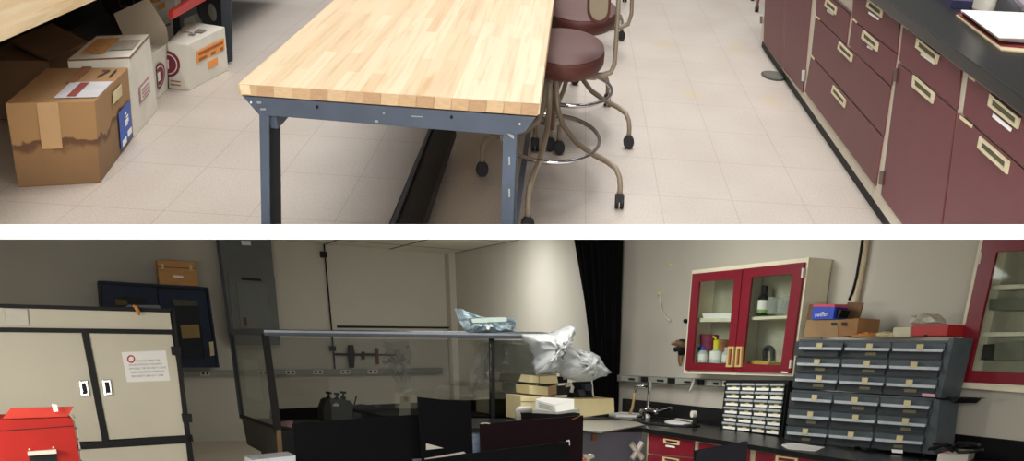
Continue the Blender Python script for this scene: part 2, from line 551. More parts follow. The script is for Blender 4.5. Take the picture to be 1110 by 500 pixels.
# ---- swivel stools
SY = 1.95
def stool(cx, cy, seat_px, angs, label, back, zs=0.60, rseat=0.205, ry=None, seat_c=None, caster_pts=None):
    t = thing('lab_stool', label, 'stool', 'maroon swivel stools along the workbench')
    sc = seat_c or (cx, cy)
    S = lambda r, a: (cx + r * math.cos(a), cy + r * math.sin(a) * SY)
    ry = ry or SY
    # seat: soft edge, piped rim
    prof = [(rseat * 0.90, zs - 0.075), (rseat * 0.985, zs - 0.055), (rseat, zs - 0.025), (rseat * 0.985, zs - 0.008),
            (rseat * 0.95, zs - 0.002), (rseat * 0.6, zs + 0.002), (rseat * 0.02, zs + 0.003)]
    st = obj('seat', MB().lathe(prof, (sc[0], sc[1], 0), 48, 1, ry), M_vinyl, t, smooth=True)
    rim = [(sc[0] + rseat * 0.975 * math.cos(a), sc[1] + rseat * 0.975 * ry * math.sin(a), zs - 0.006) for a in [2 * math.pi * k / 48 for k in range(48)]]
    obj('piping', MB().tube(rim, 0.0032, 6, True), M_vinyl_dk, st, smooth=True)
    obj('seat_plate', MB().lathe([(rseat * 0.55, zs - 0.09), (rseat * 0.55, zs - 0.075)], (sc[0], sc[1], 0), 20, 1, SY * 0.7), M_tan, t)
    px, py = (sc[0] + cx) / 2, (sc[1] + cy) / 2
    obj('column', MB().tube([(cx, cy, 0.24), (cx * 0.5 + px * 0.5, cy * 0.5 + py * 0.5, 0.40), (sc[0], sc[1], zs - 0.08)], [0.019, 0.019, 0.022], 14), M_tan_dk, t, smooth=True)
    ring = [(*S(0.258, 2 * math.pi * k / 60), 0.205) for k in range(60)]
    obj('foot_ring', MB().tube(ring, 0.0105, 8, True), M_chrome, t, smooth=True)
    for i, a in enumerate(angs):
        if caster_pts:
            ex, ey = caster_pts[i]
        else:
            ex, ey = S(0.38, a)
        dx, dy = ex - cx, ey - cy
        prof = [(0.07, 0.47), (0.075, 0.40), (0.10, 0.335), (0.17, 0.275), (0.36, 0.222), (0.60, 0.195), (0.80, 0.185), (0.93, 0.168), (0.985, 0.135), (1.0, 0.10), (1.0, 0.052)]
        path = [(cx + dx * k, cy + dy * k, z) for k, z in prof]
        # smooth the polyline
        sm = []
        for j in range(len(path) - 1):
            for q in (0, 0.5):
                sm.append(tuple(path[j][m] * (1 - q) + path[j + 1][m] * q for m in range(3)))
        sm.append(path[-1])
        obj('leg', MB().tube(sm, 0.0135, 10), M_tan, t, smooth=True)
        cs = MB()
        for off in (-0.013, 0.013):
            cs.lathe([(0.012, off - 0.010), (0.030, off - 0.010), (0.033, off - 0.005), (0.033, off + 0.005), (0.030, off + 0.010), (0.012, off + 0.010)], (ex, ey, 0.033), 16, 1.0, 1.0, axis=0 if (i % 2) else 1)
        cs.box((ex - 0.015, ey - 0.03, 0.034), (ex + 0.015, ey + 0.03, 0.068))
        obj('caster', cs, M_rubber, t)
    if back:
        bx, by, bz, pts = back
        obj('back_bracket', MB().tube(pts, 0.0115, 8), M_tan, t, smooth=True)
        n = 14
        out = []
        for k in range(n + 1):
            a = math.pi + math.pi * k / n
            out.append((bx + 0.055 * math.cos(a), by, bz + 0.05 + 0.05 * math.sin(a)))
        out += [(bx + 0.058, by, bz + 0.28), (bx + 0.04, by, bz + 0.31), (bx - 0.04, by, bz + 0.31), (bx - 0.058, by, bz + 0.28)]
        bk = obj('backrest', MB().ext(out, (0, 0.09, 0)), M_vinyl, t, bevel=0.006)
        inn = [(bx + (p[0] - bx) * 0.78, by - 0.004, bz + 0.15 + (p[2] - bz - 0.15) * 0.9) for p in out]
        obj('back_shell', MB().ext(inn, (0, 0.012, 0)), M_tan_lt, bk)
    return t
M_vinyl_dk = mat('dark_maroon_piping', (62, 26, 24), 0.5)
M_tan_dk = mat('aged_tan_tube', (96, 74, 58), 0.35, var=0.08)
M_tan_lt = mat('beige_back_shell', (126, 112, 88), 0.45, var=0.05)
cp1 = [tuple(at(*p, 2, 0)[:2]) for p in ((523, 191), (671, 226), (606, 167), (580, 164), (572, 252))]
sc1 = at(612, 48, 2, 0.60)
seatr = (at(655.5, 55, 2, 0.58).x - sc1.x)
x0 = -0.128
br = lambda pts, X: [at(a, b, 1, X) for a, b in pts]
stool(x0, 6.18, None, [0] * 5, 'maroon swivel stool nearest the camera, seat fully in view beside the bench', (at(648.5, 26, 1, sc1.y - 0.2).x, sc1.y - 0.2, at(648.5, 26.5, 1, sc1.y - 0.2).z,
      br([(640, 82), (653, 81.5), (662, 78.5), (666, 70), (667.5, 50), (669.5, 20), (671.5, -25)], sc1.y)),
      seat_c=(sc1.x, sc1.y), rseat=seatr, ry=2.5, caster_pts=cp1)
s2 = at(628, 6, 2, 0.60)
cp2 = [tuple(at(*p, 2, 0)[:2]) for p in ((681, 161), (658, 115), (623, 92), (606, 148), (640, 155))]
c2x = sum(p[0] for p in cp2) / 5; c2y = at(632, 96, 2, 0.205).y
cp2 = [cp2[0], cp2[1], cp2[2], (c2x - 0.33, c2y + 0.2), (c2x - 0.25, c2y - 0.6)]
stool(at(618, 96, 2, 0.205).x, c2y, None, [0] * 5, 'second maroon swivel stool along the bench, behind the nearest one', (at(640, -40, 1, s2.y).x, s2.y - 0.1, 1.05,
      br([(650, 31), (672, 30), (681, 26), (684.5, 15), (685, 0), (686, -25)], s2.y)),
      seat_c=(s2.x, s2.y), rseat=(at(668, 8, 2, 0.58).x - s2.x), ry=2.4, caster_pts=cp2)
c3 = at(640, 22, 2, 0.205)
cp3 = [tuple(at(*p, 2, 0)[:2]) for p in ((673.5, 44), (677, 2))]
cp3 += [(c3.x - 0.2, c3.y + 0.7), (c3.x - 0.35, c3.y), (c3.x - 0.1, c3.y - 0.7)]
stool(c3.x, c3.y, None, [0] * 5, 'third maroon swivel stool along the bench, mostly cut off at the top edge', None,
      seat_c=(c3.x, c3.y + 0.1), rseat=0.2, ry=1.9, caster_pts=cp3)
# far wooden-legged stool by the cabinets: only one leg with its caster shows
p = at(820, 13, 2, 0)
t = thing('wooden_stool', 'far stool by the cabinets with one brown leg on a black caster in view', 'stool')
for k, (dx, dy) in enumerate(((0, 0), (0.4, 0.1), (0.05, 0.8), (0.42, 0.85))):
    obj('leg', MB().tube([(p.x + dx, p.y + dy, 0.05), (p.x + dx * 0.8 + 0.04, p.y + dy * 0.8 + 0.08, 0.55)], 0.014, 10), mat('brown_wood', (110, 70, 44), 0.5), t)
    obj('caster', MB().lathe([(0.012, -0.02), (0.026, -0.018), (0.028, 0.018), (0.012, 0.02)], (p.x + dx, p.y + dy, 0.028), 14, axis=0), M_rubber, t)
obj('seat', MB().lathe([(0.2, 0.55), (0.22, 0.57), (0.22, 0.6), (0.19, 0.62)], (p.x + 0.22, p.y + 0.42, 0), 28, 1, 1.8), M_vinyl, t)

# ---- floor drain
d0 = at(838.5, 82.5, 2, 0)
dr = thing('floor_drain', 'round black perforated drain cover set in the tile floor', 'drain cover')
obj('rim', MB().lathe([(0.092, 0.0), (0.098, 0.004), (0.088, 0.006)], (d0.x, d0.y, 0), 32, 1, SY), mat('drain_iron', (58, 58, 52), 0.5, metal=0.4), dr)
g = MB()
for i in range(-5, 6):
    hw = 0.08 * math.sqrt(max(0.0, 1 - (i / 5.6) ** 2))
    yy = d0.y + i * 0.0285
    g.box((d0.x - hw, yy - 0.007, 0.006), (d0.x + hw, yy + 0.007, 0.0095))
obj('grate', g, mat('drain_iron_pale', (130, 130, 120), 0.45, metal=0.4), dr)

# ---- cabinet run on the right
XF = at(952, 242, 2, 0).x
z4 = zf(800, 0, 2.042)
def slab(px, X, dep, ax=0):
    v = [0, 0, 0]; v[ax] = dep
    return MB().ext(ats(px, ax, X), v)
bY0, bY1 = at(1200, 300, 2, 0).y, at(825.5, 44, 2, 0).y
# body profile: carcass spans between stiles; one thing per unit
ZK = 0.055
ZC0 = at(980, 25, 0, XF).z
def zc(px):   # underside of the worktop over the front plane
    return ZC0
def yfloor(x, y): return at(x, y, 0, XF).y
units = [('double-door maroon base cabinet at the far end of the run', (828, 6), (878, 60)),
         ('maroon base cabinet with split top drawers over two wide drawers', (878, 60), (966, 100)),
         ('nearest maroon base cabinet with two top drawers over two doors', (966, 100), (1200, 240))]
cabs = []
ys = [at(827, 20, 0, XF).y, at(878, 55, 0, XF).y, at(964, 120, 0, XF).y, 2.2]
for i, (lb, _, _) in enumerate(units):
    cbt = thing('base_cabinet', lb, 'cabinet', 'maroon base cabinets under the black worktop')
    cb_ = obj('carcass', MB().box((XF + 0.004, ys[i + 1] + 0.002, ZK), (XF + 0.55, ys[i] - 0.002, ZC0)), M_beige_lt if False else mat('putty_frame', (196, 188, 168), 0.45, var=0.04), cbt)
    obj('toe_kick', MB().box((XF + 0.02, ys[i + 1] + 0.002, 0), (XF + 0.5, ys[i] - 0.002, ZK)), M_black, cbt)
    cabs.append(cbt)
def front(name, cb_, px, handle=None, label=None, m=None):
    o = obj(name, slab(px, XF - 0.006, 0.0095), m or M_maroon, cb_, bevel=0.0012)
    if handle:
        h = ats(handle, 0, XF - 0.0065)
        inner = [Vector(p) for p in sub(h, 0.10, 0.24, 0.90, 0.74)]
        hd = obj('handle', MB().ring(h, inner, (-0.008, 0, 0)), mat('cream_pull', (206, 196, 160), 0.4), o)
        obj('recess', MB().ext([p + Vector((-0.001, 0, 0)) for p in inner], (-0.001, 0, 0)), mat('pull_shadow', (92, 86, 66), 0.6), hd)
    if label:
        obj('label_card', MB().ext(ats(label, 0, XF - 0.0065), (-0.002, 0, 0)), M_paper, o)
    return o
A, B, Cc = cabs
front('door', A, z4((60, -20), (104, -20), (98, 152), (56, 94)))
front('door', A, z4((107, -20), (163, -20), (142, 205), (101, 155)))
obj('hinge', slab(z4((50, 36), (55, 36), (54, 52), (50, 52)), XF - 0.0065, -0.006), mat('bronze_hinge', (84, 62, 50), 0.4, metal=0.5), A)
obj('hinge', slab(z4((143, 155), (149, 155), (147, 180), (142, 180)), XF - 0.0065, -0.006), M_chrome, A)
front('drawer', B, z4((174, -40), (250, 30), (249, 28), (174, -38)))
front('drawer', B, z4((174, -30), (246, 32), (238, 98), (172, 34)), z4((197, -3), (220, 18), (217, 33), (193, 13)), z4((198, 20), (212, 30), (211, 34), (197, 25)))
front('drawer', B, z4((256, -30), (357, 44), (350, 117), (252, 42)), z4((290, -3), (322, 22), (319, 39), (286, 15)), z4((290, 25), (312, 40), (311, 45), (289, 30)))
front('drawer', B, z4((253, 45), (350, 120), (338, 190), (245, 100)), z4((279, 66), (312, 96), (309, 114), (275, 85)), z4((287, 100), (298, 107), (297, 111), (286, 105)))
front('drawer', B, z4((171, 37), (336, 193), (321, 300), (162, 120)), z4((226, 92), (255, 122), (252, 138), (222, 108)))
front('drawer', B, z4((161, 124), (319, 304), (303, 412), (148, 203)), z4((212, 189), (240, 222), (237, 239), (208, 205)))
front('drawer', Cc, z4((366, 50), (494, 150), (483, 242), (356, 134)), z4((399, 83), (447, 122), (441, 142), (395, 105)), z4((406, 116), (436, 137), (434, 143), (404, 122)))
front('drawer', Cc, z4((510, 156), (760, 345), (745, 470), (497, 252)), z4((561, 208), (627, 262), (621, 286), (556, 234)), z4((566, 251), (607, 284), (604, 292), (563, 259)))
front('door', Cc, z4((354, 140), (481, 247), (437, 597), (316, 432)), z4((390, 166), (437, 207), (432, 230), (387, 191)))
front('door', Cc, z4((486, 250), (745, 475), (730, 995), (440, 600)), z4((538, 302), (603, 358), (598, 386), (533, 327)))
for q in (((348, 150), (355, 152), (353, 182), (346, 180)), ((317, 378), (325, 380), (322, 410), (314, 408))):
    obj('hinge', slab(z4(*q), XF - 0.0065, -0.008), mat('bronze_hinge', (84, 62, 50), 0.4, metal=0.5), Cc)
# little catch plates near the drawer corners
for cb_, q in ((B, ((171, 33), (182, 42), (181, 45), (170, 36))), (B, ((255, 40), (264, 48), (263, 52), (254, 44))), (Cc, ((366, 54), (378, 61), (377, 66), (365, 58))),
            (Cc, ((512, 165), (526, 175), (524, 181), (510, 171))), (Cc, ((492, 255), (520, 277), (518, 284), (491, 262))), (B, ((163, 122), (170, 130), (169, 134), (162, 126)))):
    obj('catch_plate', slab(z4(*q), XF - 0.0065, -0.002), M_tape, cb_)
# worktop
zw = at(980, 14, 0, XF - 0.03).z
wt = MB().box((XF - 0.03, 2.2, ZC0 + 0.001), (XF + 0.9, 11.6, zw))
obj('worktop', wt, M_worktop, label='long black laboratory worktop over the maroon base cabinets', cat='worktop', bevel=0.003)
ZW = zw
# stack of papers in a manila folder
FR = 'U'
t = thing('paper_stack', 'stack of white papers in a manila and red folder on the black worktop', 'papers')
pf = ats([(1036, 17), (1085, 55), (1160, 62), (1160, 20)], 2, ZW)
obj('manila_folder', MB().ext(pf, (0, 0, 0.004)), mat('manila', (204, 186, 150), 0.8), t)
pf = ats([(1037.5, 15.5), (1085, 50), (1160, 57), (1160, 16)], 2, ZW + 0.005)
obj('red_folder', MB().ext(pf, (0, 0, 0.003)), mat('red_folder_card', (128, 34, 36), 0.8), t)
for k in range(7):
    r_ = random.uniform(-0.8, 0.8)
    pf = ats([(1042.5 + r_, 13.5 - k * 0.35), (1084 + r_ * 2, 44.5 - k * 0.5), (1158, 50 - k), (1158, 16)], 2, ZW + 0.009 + k * 0.0035)
    obj('paper', MB().ext(pf, (0, 0, 0.0022)), M_paper, t)
cupc = at(1068, 14, 2, ZW)
obj('white_canister', MB().lathe([(0.048, 0), (0.052, 0.01), (0.052, 0.25), (0.046, 0.26)], (cupc.x, cupc.y + 0.05, ZW), 28, 1, 1.7), M_carton, label='white round container standing on the black worktop behind the papers', cat='container', smooth=False)
b0 = ats([(1088, -14), (1108, 12), (1150, 6), (1150, -14)], 2, ZW)
tb = thing('tissue_box', 'white patterned tissue box at the upper right corner on the worktop', 'box')
obj('carton', MB().ext(b0, (0, 0, 0.055)), mat('lilac_white_card', (204, 200, 206), 0.8, var=0.1, scale=30), tb)
obj('pattern_band', MB().ext([bil([at(1088, -8, 2, ZW), at(1108, 13, 2, ZW), at(1108, 13, 2, ZW) + Vector((0, 0, .05)), at(1088, -8, 2, ZW) + Vector((0, 0, .05))], u, v) for u, v in ((0, .3), (1, .3), (1, .55), (0, .55))], (-0.002, 0, 0)), mat('mauve_print', (160, 140, 156), 0.8), tb)
nb = ats([(1004, -14), (1030, 8.5), (1053, 10), (1053, -14)], 2, ZW)
obj('navy_binder', MB().ext(nb, (0, 0, 0.03)), mat('navy_card', (40, 38, 74), 0.7), label='dark navy binder lying on the black worktop at the top edge', cat='binder')

# ---- left bench with shelf and cartons
XB = -2.3
g0, g1 = at(0, 46.8, 0, XB), at(102, 0, 0, XB)
zt0 = at(0, 33.6, 0, XB).z
sb = thing('storage_bench', 'left workbench with a maple top, red shelf beam and dark steel leg', 'workbench')
obj('tabletop', MB().box((XB - 1.6, 3.2, (g0.z + g1.z) / 2), (XB, 8.9, zt0)), M_maple, sb)
obj('shelf_beam', MB().ext(ats([(188, 12), (262, -38), (262, -22), (188, 20.5)], 0, -2.44), (-0.03, 0, 0)), M_red_p, sb)
obj('leg', MB().ext(ats([(237.5, -45), (250, -45), (251.8, 66.5), (242, 70)], 1, at(247, 69, 2, 0).y), (0, 0.02, 0)), M_slate_dk, sb)
obj('leg', MB().ext(ats([(187, 8), (194, 8), (195, 60), (189, 60)], 1, 8.3), (0, 0.02, 0)), M_black, sb)
obj('back_panel', MB().box((XB - 1.55, 3.6, 0.0), (XB - 1.50, 11.5, 0.6)), mat('dark_back_board', (40, 36, 34), 0.8), sb)
obj('shelf', MB().box((XB - 1.5, 8.4, at(188, 12, 0, -2.44).z - 0.02), (-2.48, 11.6, at(188, 12, 0, -2.44).z)), mat('dark_back_board', (40, 36, 34), 0.8), sb)

def carton(name, label, bot, topq, h, m, cat='box', group=None, flap=None):
    """bot: three floor pixels (left, near corner, right); topq: four pixels of the top at height h"""
    t = thing(name, label, cat, group)
    Bp = [at(*p, 2, 0) for p in bot]
    D = Bp[0] + Bp[2] - Bp[1]
    Tp = [at(*p, 2, h) for p in topq]
    body = obj('carton_body', MB().hexa([Bp[0], Bp[1], Bp[2], D], Tp), m, t, bevel=0.004)
    return t, body, Bp, Tp
def side(Bp, Tp, i, j, u0, v0, u1, v1, out=0.003):
    out += 0.004
    """quad on the side between corners i and j (TL,TR,BR,BL order), pushed out a little"""
    q = [Tp[i], Tp[j], Bp[j], Bp[i]]
    n = (Tp[j] - Tp[i]).cross(Bp[i] - Tp[i]).normalized()
    r = [Vector(p) for p in sub(q, u0, v0, u1, v1)]
    return [p - n * out for p in r], -n
def topq(Tp, u0, v0, u1, v1, out=0.003):
    out += 0.002
    q = [Tp[3], Tp[2], Tp[1], Tp[0]]
    return [Vector(p) + Vector((0, 0, out)) for p in sub(q, u0, v0, u1, v1)]
def patch(name, quad, m, parent):
    n = (quad[1] - quad[0]).cross(quad[3] - quad[0]).normalized()
    return obj(name, MB().ext(quad, n * 0.0015), m, parent)

# water-stained brown box
def stained():
    m = bpy.data.materials.new('water_stained_cardboard')
    m.use_nodes = True
    nt = m.node_tree; L_ = nt.links.new
    b = nt.nodes['Principled BSDF']
    tc = nt.nodes.new('ShaderNodeTexCoord'); sp = nt.nodes.new('ShaderNodeSeparateXYZ')
    L_(tc.outputs['Object'], sp.inputs[0])
    nz = nt.nodes.new('ShaderNodeTexNoise'); nz.inputs['Scale'].default_value = 9; nz.inputs['Detail'].default_value = 6
    L_(tc.outputs['Object'], nz.inputs['Vector'])
    ad = nt.nodes.new('ShaderNodeMath'); ad.operation = 'MULTIPLY_ADD'
    ad.inputs[1].default_value = 0.13
    L_(nz.outputs['Fac'], ad.inputs[0]); L_(sp.outputs[2], ad.inputs[2])
    rp = nt.nodes.new('ShaderNodeValToRGB')
    cr = rp.color_ramp
    cr.elements[0].position = 0.0; cr.elements[0].color = (*lin((112, 85, 56)), 1)
    cr.elements[1].position = 1.0; cr.elements[1].color = (*lin((158, 122, 82)), 1)
    for p, c in ((0.205, (134, 101, 66)), (0.225, (96, 66, 42)), (0.242, (92, 62, 40)), (0.25, (152, 117, 76))):
        e = cr.elements.new(p); e.color = (*lin(c), 1)
    L_(ad.outputs[0], rp.inputs[0]); L_(rp.outputs[0], b.inputs['Base Color'])
    b.inputs['Roughness'].default_value = 0.85
    return m
h1 = at(105, 110, 1, at(108.8, 198.5, 2, 0).y).z
t, bd, Bp, Tp = carton('cardboard_box', 'brown cardboard box with a dark water-stain line and blue label, nearest under the left bench',
    [(19.6, 203.5), (108.8, 198.5), (144.5, 149)], [(5.5, 112), (103, 109.5), (138.7, 73), (50, 74)], h1, stained(), group='boxes stored under the left bench')
q, n = side(Bp, Tp, 0, 1, 0.34, 0, 0.58, 0.54)
patch('packing_tape', q, mat('kraft_tape', (176, 140, 96), 0.6), bd)
q, n = side(Bp, Tp, 1, 2, 0.58, 0.42, 0.93, 0.92)
bl = patch('blue_label', q, M_blue, bd)
q2, n = side(Bp, Tp, 1, 2, 0.62, 0.82, 0.74, 0.90, 0.006); patch('label_block', q2, M_paper, bl)
q2, n = side(Bp, Tp, 1, 2, 0.79, 0.78, 0.91, 0.86, 0.006); patch('label_block', q2, M_paper, bl)
for (u, v, du, dv) in ((.74, .50, .05, .03), (.77, .56, .07, .02), (.74, .60, .1, .05), (.73, .66, .08, .02)):
    q2, n = side(Bp, Tp, 1, 2, u, v, u + du, v + dv, 0.006); patch('label_print', q2, M_paper, bl)
patch('shipping_document', topq(Tp, 0.50, 0.48, 1.0, 0.92), mat('document_pouch', (196, 196, 200), 0.5, var=0.1), bd)
patch('red_stripe', topq(Tp, 0.64, 0.52, 0.74, 0.90, 0.006), mat('faded_red', (132, 54, 50), 0.7), bd)
patch('tape_strip', topq(Tp, 0.44, 0.0, 0.56, 0.5, 0.0035), mat('brown_tape', (138, 92, 62), 0.6), bd)
q = topq(Tp, 0.74, 0.12, 0.92, 0.34, 0.005); words('71', [q[1], q[0], q[3], q[2]][::-1] if False else q, M_ink, bd, 'handwriting', -0.001)
q2, n = side(Bp, Tp, 1, 2, 0.45, 0.1, 0.72, 0.24); patch('cream_sticker', q2, M_tape, bd)

# second box: white with worn lid
h2 = at(143, 62, 1, at(146, 149, 2, 0).y).z
t, bd, Bp, Tp = carton('cardboard_box', 'tall white carton with a worn orange-labelled lid, directly behind the stained brown box',
    [(84, 153), (146, 149), (171, 119)], [(73, 64.5), (140.5, 61.5), (162, 37), (104, 39)], h2, M_carton, group='boxes stored under the left bench')
patch('orange_label', topq(Tp, 0.12, 0.18, 0.52, 0.84), mat('worn_orange_label', (190, 138, 84), 0.8, var=0.2, scale=40), bd)
patch('scuff', topq(Tp, 0.55, 0.30, 0.95, 0.72), mat('scuffed_print', (150, 142, 130), 0.9, var=0.3, scale=50), bd)
lidr = MB().tube([Tp[0] + Vector((0, 0, -.004)), Tp[1] + Vector((0, 0, -.004)), Tp[2] + Vector((0, 0, -.004))], 0.004, 6)
obj('lid_edge', lidr, M_card_dk, bd)
q2, n = side(Bp, Tp, 1, 2, 0.25, 0.45, 0.72, 0.66); fr_ = patch('stamp', q2, mat('pale_wine_print', (160, 120, 122), 0.8), bd)
q3, n = side(Bp, Tp, 1, 2, 0.30, 0.475, 0.67, 0.635, 0.0055); patch('stamp_field', q3, M_carton, fr_)
for k in range(3):
    q3, n = side(Bp, Tp, 1, 2, 0.34, 0.50 + k * 0.045, 0.63, 0.517 + k * 0.045, 0.008); patch('stamp_line', q3, mat('pale_wine_print', (160, 120, 122), 0.8), fr_)

# third: its open flap stands up
h3 = at(180, 48, 1, at(182, 97, 2, 0).y).z
t, bd, Bp, Tp = carton('cardboard_box', 'open white carton with one tall flap up and a wine roundel, between two white cartons',
    [(140, 108), (171, 107), (182, 97)], [(134, 60), (167, 57), (181.5, 47.5), (152, 50)], h3, M_carton, group='boxes stored under the left bench')
fl = [at(x, y, 1, Tp[2].y + 0.1) for x, y in ((123, 15), (160, -2), (180, 30), (183, 48), (166, 53), (133, 38))]
obj('flap', MB().ext(fl, (0, 0.012, 0)), mat('tan_flap_card', (186, 172, 150), 0.85), bd)
def roundel(Bp, Tp, i, j, u, v, ru, rv, bd):
    q, n = side(Bp, Tp, i, j, 0, 0, 1, 1)
    for nm, k, m_, out in (('roundel', 1.0, M_wine, 0.0), ('roundel_ring', 0.78, M_carton, 0.0015), ('roundel_core', 0.70, M_wine, 0.003)):
        pts = [Vector(bil(q, min(max(u + ru * k * math.cos(a), 0), 1), v + rv * k * math.sin(a))) + n * out for a in [2 * math.pi * z / 28 for z in range(28)]]
        o_ = obj(nm, MB().ext(pts, n * 0.001), m_, bd)
    q, n2 = side(Bp, Tp, i, j, max(u - ru * 0.4, 0), v - rv * 0.35, min(u + ru * 0.1, 1), v + rv * 0.35, 0.0075)
    return patch('roundel_mark', q, M_carton, bd)
roundel(Bp, Tp, 1, 2, 0.15, 0.52, 0.5, 0.27, bd)

# fourth: white carton with orange labels
h4 = at(203.5, 48, 1, at(205, 98.4, 2, 0).y).z
t, bd, Bp, Tp = carton('cardboard_box', 'white carton with two orange labels beside the dark bench leg, farthest on the floor',
    [(183, 95.5), (205, 98.4), (247.5, 76.5)], [(181, 47), (203, 48.5), (243.6, 29), (204, 23)], h4, M_carton, group='boxes stored under the left bench')
q, n = side(Bp, Tp, 1, 2, 0.19, 0.22, 0.93, 0.47); lb = patch('orange_label', q, M_orange, bd)
for k, (u0, u1, v) in enumerate(((.24, .88, .265), (.24, .44, .39), (.55, .66, .39), (.78, .88, .39))):
    q, n = side(Bp, Tp, 1, 2, u0, v, u1, v + .055, 0.006); patch('label_print', q, mat('brown_print', (150, 84, 40), 0.8), lb)
q, n = side(Bp, Tp, 1, 2, 0.47, 0.56, 0.72, 0.72); patch('orange_label', q, M_orange, bd)
roundel(Bp, Tp, 0, 1, 0.0, 0.44, 0.62, 0.29, bd)
for v in (0.80, 0.88):
    q, n = side(Bp, Tp, 0, 1, 0.1, v, 0.6, v + 0.025); patch('printed_line', q, mat('brown_print', (150, 84, 40), 0.8), bd)
patch('lid_print', topq(Tp, 0.52, 0.30, 0.78, 0.46), mat('grey_print', (120, 116, 110), 0.9, var=0.4, scale=60), bd)
patch('lid_print', topq(Tp, 0.46, 0.52, 0.66, 0.60), mat('grey_print', (120, 116, 110), 0.9, var=0.4, scale=60), bd)
patch('lid_seam', topq(Tp, 0.0, 0.485, 0.5, 0.5), mat('grey_print', (120, 116, 110), 0.9, var=0.4, scale=60), bd)

# fifth and sixth: two stacked behind the flap
Y5 = 8.9
lo = thing('cardboard_box', 'low white carton behind the raised flap, under the orange-labelled one', 'box', 'boxes stored under the left bench')
bq = ats([(166, 25), (189, 15), (189, 62), (166, 66)], 1, Y5)
obj('carton_body', MB().ext(bq, (-0.1, 0.5, 0)), M_carton, lo, bevel=0.003)
obj('side_print', MB().ext(ats([(174, 29), (185, 24.5), (185, 27), (174, 31.5)], 1, Y5 - 0.003), (0, 0.001, 0)), mat('grey_print', (120, 116, 110), 0.9), lo)
up = thing('cardboard_box', 'white carton with orange labels at the top edge, stacked behind the raised flap', 'box', 'boxes stored under the left bench')
bq = ats([(158, -22), (191, -30), (190, 14.5), (167, 24.7)], 1, Y5)
obj('carton_body', MB().ext(bq, (-0.1, 0.5, 0)), M_carton, up, bevel=0.003)
for q in ([(160, 0), (173, -6), (174, 1), (162, 5)], [(170, 6), (179, 2), (179.5, 8), (171.5, 11.5)], [(160, -14), (180, -20), (180, -9), (160, -2)]):
    obj('orange_label', MB().ext(ats(q, 1, Y5 - 0.004), (0, 0.002, 0)), M_orange, up)

# things in the shade behind
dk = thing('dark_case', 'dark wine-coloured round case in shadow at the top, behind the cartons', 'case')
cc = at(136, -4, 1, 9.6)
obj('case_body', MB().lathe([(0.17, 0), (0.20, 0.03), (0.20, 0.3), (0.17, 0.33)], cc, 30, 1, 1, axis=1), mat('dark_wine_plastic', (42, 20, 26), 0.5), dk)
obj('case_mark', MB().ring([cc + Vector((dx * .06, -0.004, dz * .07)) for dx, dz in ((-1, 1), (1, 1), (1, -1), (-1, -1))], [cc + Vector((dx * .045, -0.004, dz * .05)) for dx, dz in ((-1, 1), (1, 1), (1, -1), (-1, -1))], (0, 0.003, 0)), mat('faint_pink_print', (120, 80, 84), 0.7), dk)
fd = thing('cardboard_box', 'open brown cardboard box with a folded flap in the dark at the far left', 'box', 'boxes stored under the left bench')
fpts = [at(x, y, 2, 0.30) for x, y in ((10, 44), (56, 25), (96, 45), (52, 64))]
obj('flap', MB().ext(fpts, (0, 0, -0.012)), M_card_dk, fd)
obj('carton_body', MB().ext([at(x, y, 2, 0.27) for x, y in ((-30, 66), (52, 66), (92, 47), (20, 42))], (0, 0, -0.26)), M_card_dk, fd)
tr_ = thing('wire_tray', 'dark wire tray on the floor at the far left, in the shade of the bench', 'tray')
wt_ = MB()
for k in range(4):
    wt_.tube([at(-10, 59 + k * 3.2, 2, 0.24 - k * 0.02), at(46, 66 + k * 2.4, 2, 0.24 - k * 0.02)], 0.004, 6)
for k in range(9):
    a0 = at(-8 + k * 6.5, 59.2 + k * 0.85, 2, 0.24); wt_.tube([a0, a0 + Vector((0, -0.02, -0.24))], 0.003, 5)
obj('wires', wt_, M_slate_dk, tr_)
wh = thing('hand_truck_wheel', 'black rubber tyre with a grey hub beside the dark bench leg', 'wheel')
wc = at(231.5, 12.5, 1, 9.4)
obj('tyre', MB().lathe([(0.055, -0.03), (0.10, -0.035), (0.112, -0.02), (0.112, 0.02), (0.10, 0.035), (0.055, 0.03)], wc, 30, 1, 1, axis=1), M_rubber, wh)
obj('hub', MB().lathe([(0.02, -0.045), (0.05, -0.04), (0.055, 0.02)], wc, 16, 0.55, 1, axis=1), mat('grey_hub', (120, 118, 104), 0.5), wh)
for nm, q, m_, lb_ in (('paper_bundle', [(199, 21), (215, 13), (219, 14), (218, 24), (199, 26)], M_carton, 'grey paper bundle on the floor shelf below the red beam'),
               ('white_bin', [(248, -14), (278, -14), (272, 3), (253, 6)], M_carton, 'pale bin at the top edge beyond the dark bench leg')):
    obj(nm, MB().ext(ats(q, 1, 9.8 if nm == 'paper_bundle' else 12.6), (0, 0.3, 0)), m_, label=lb_, cat='papers' if nm == 'paper_bundle' else 'bin')

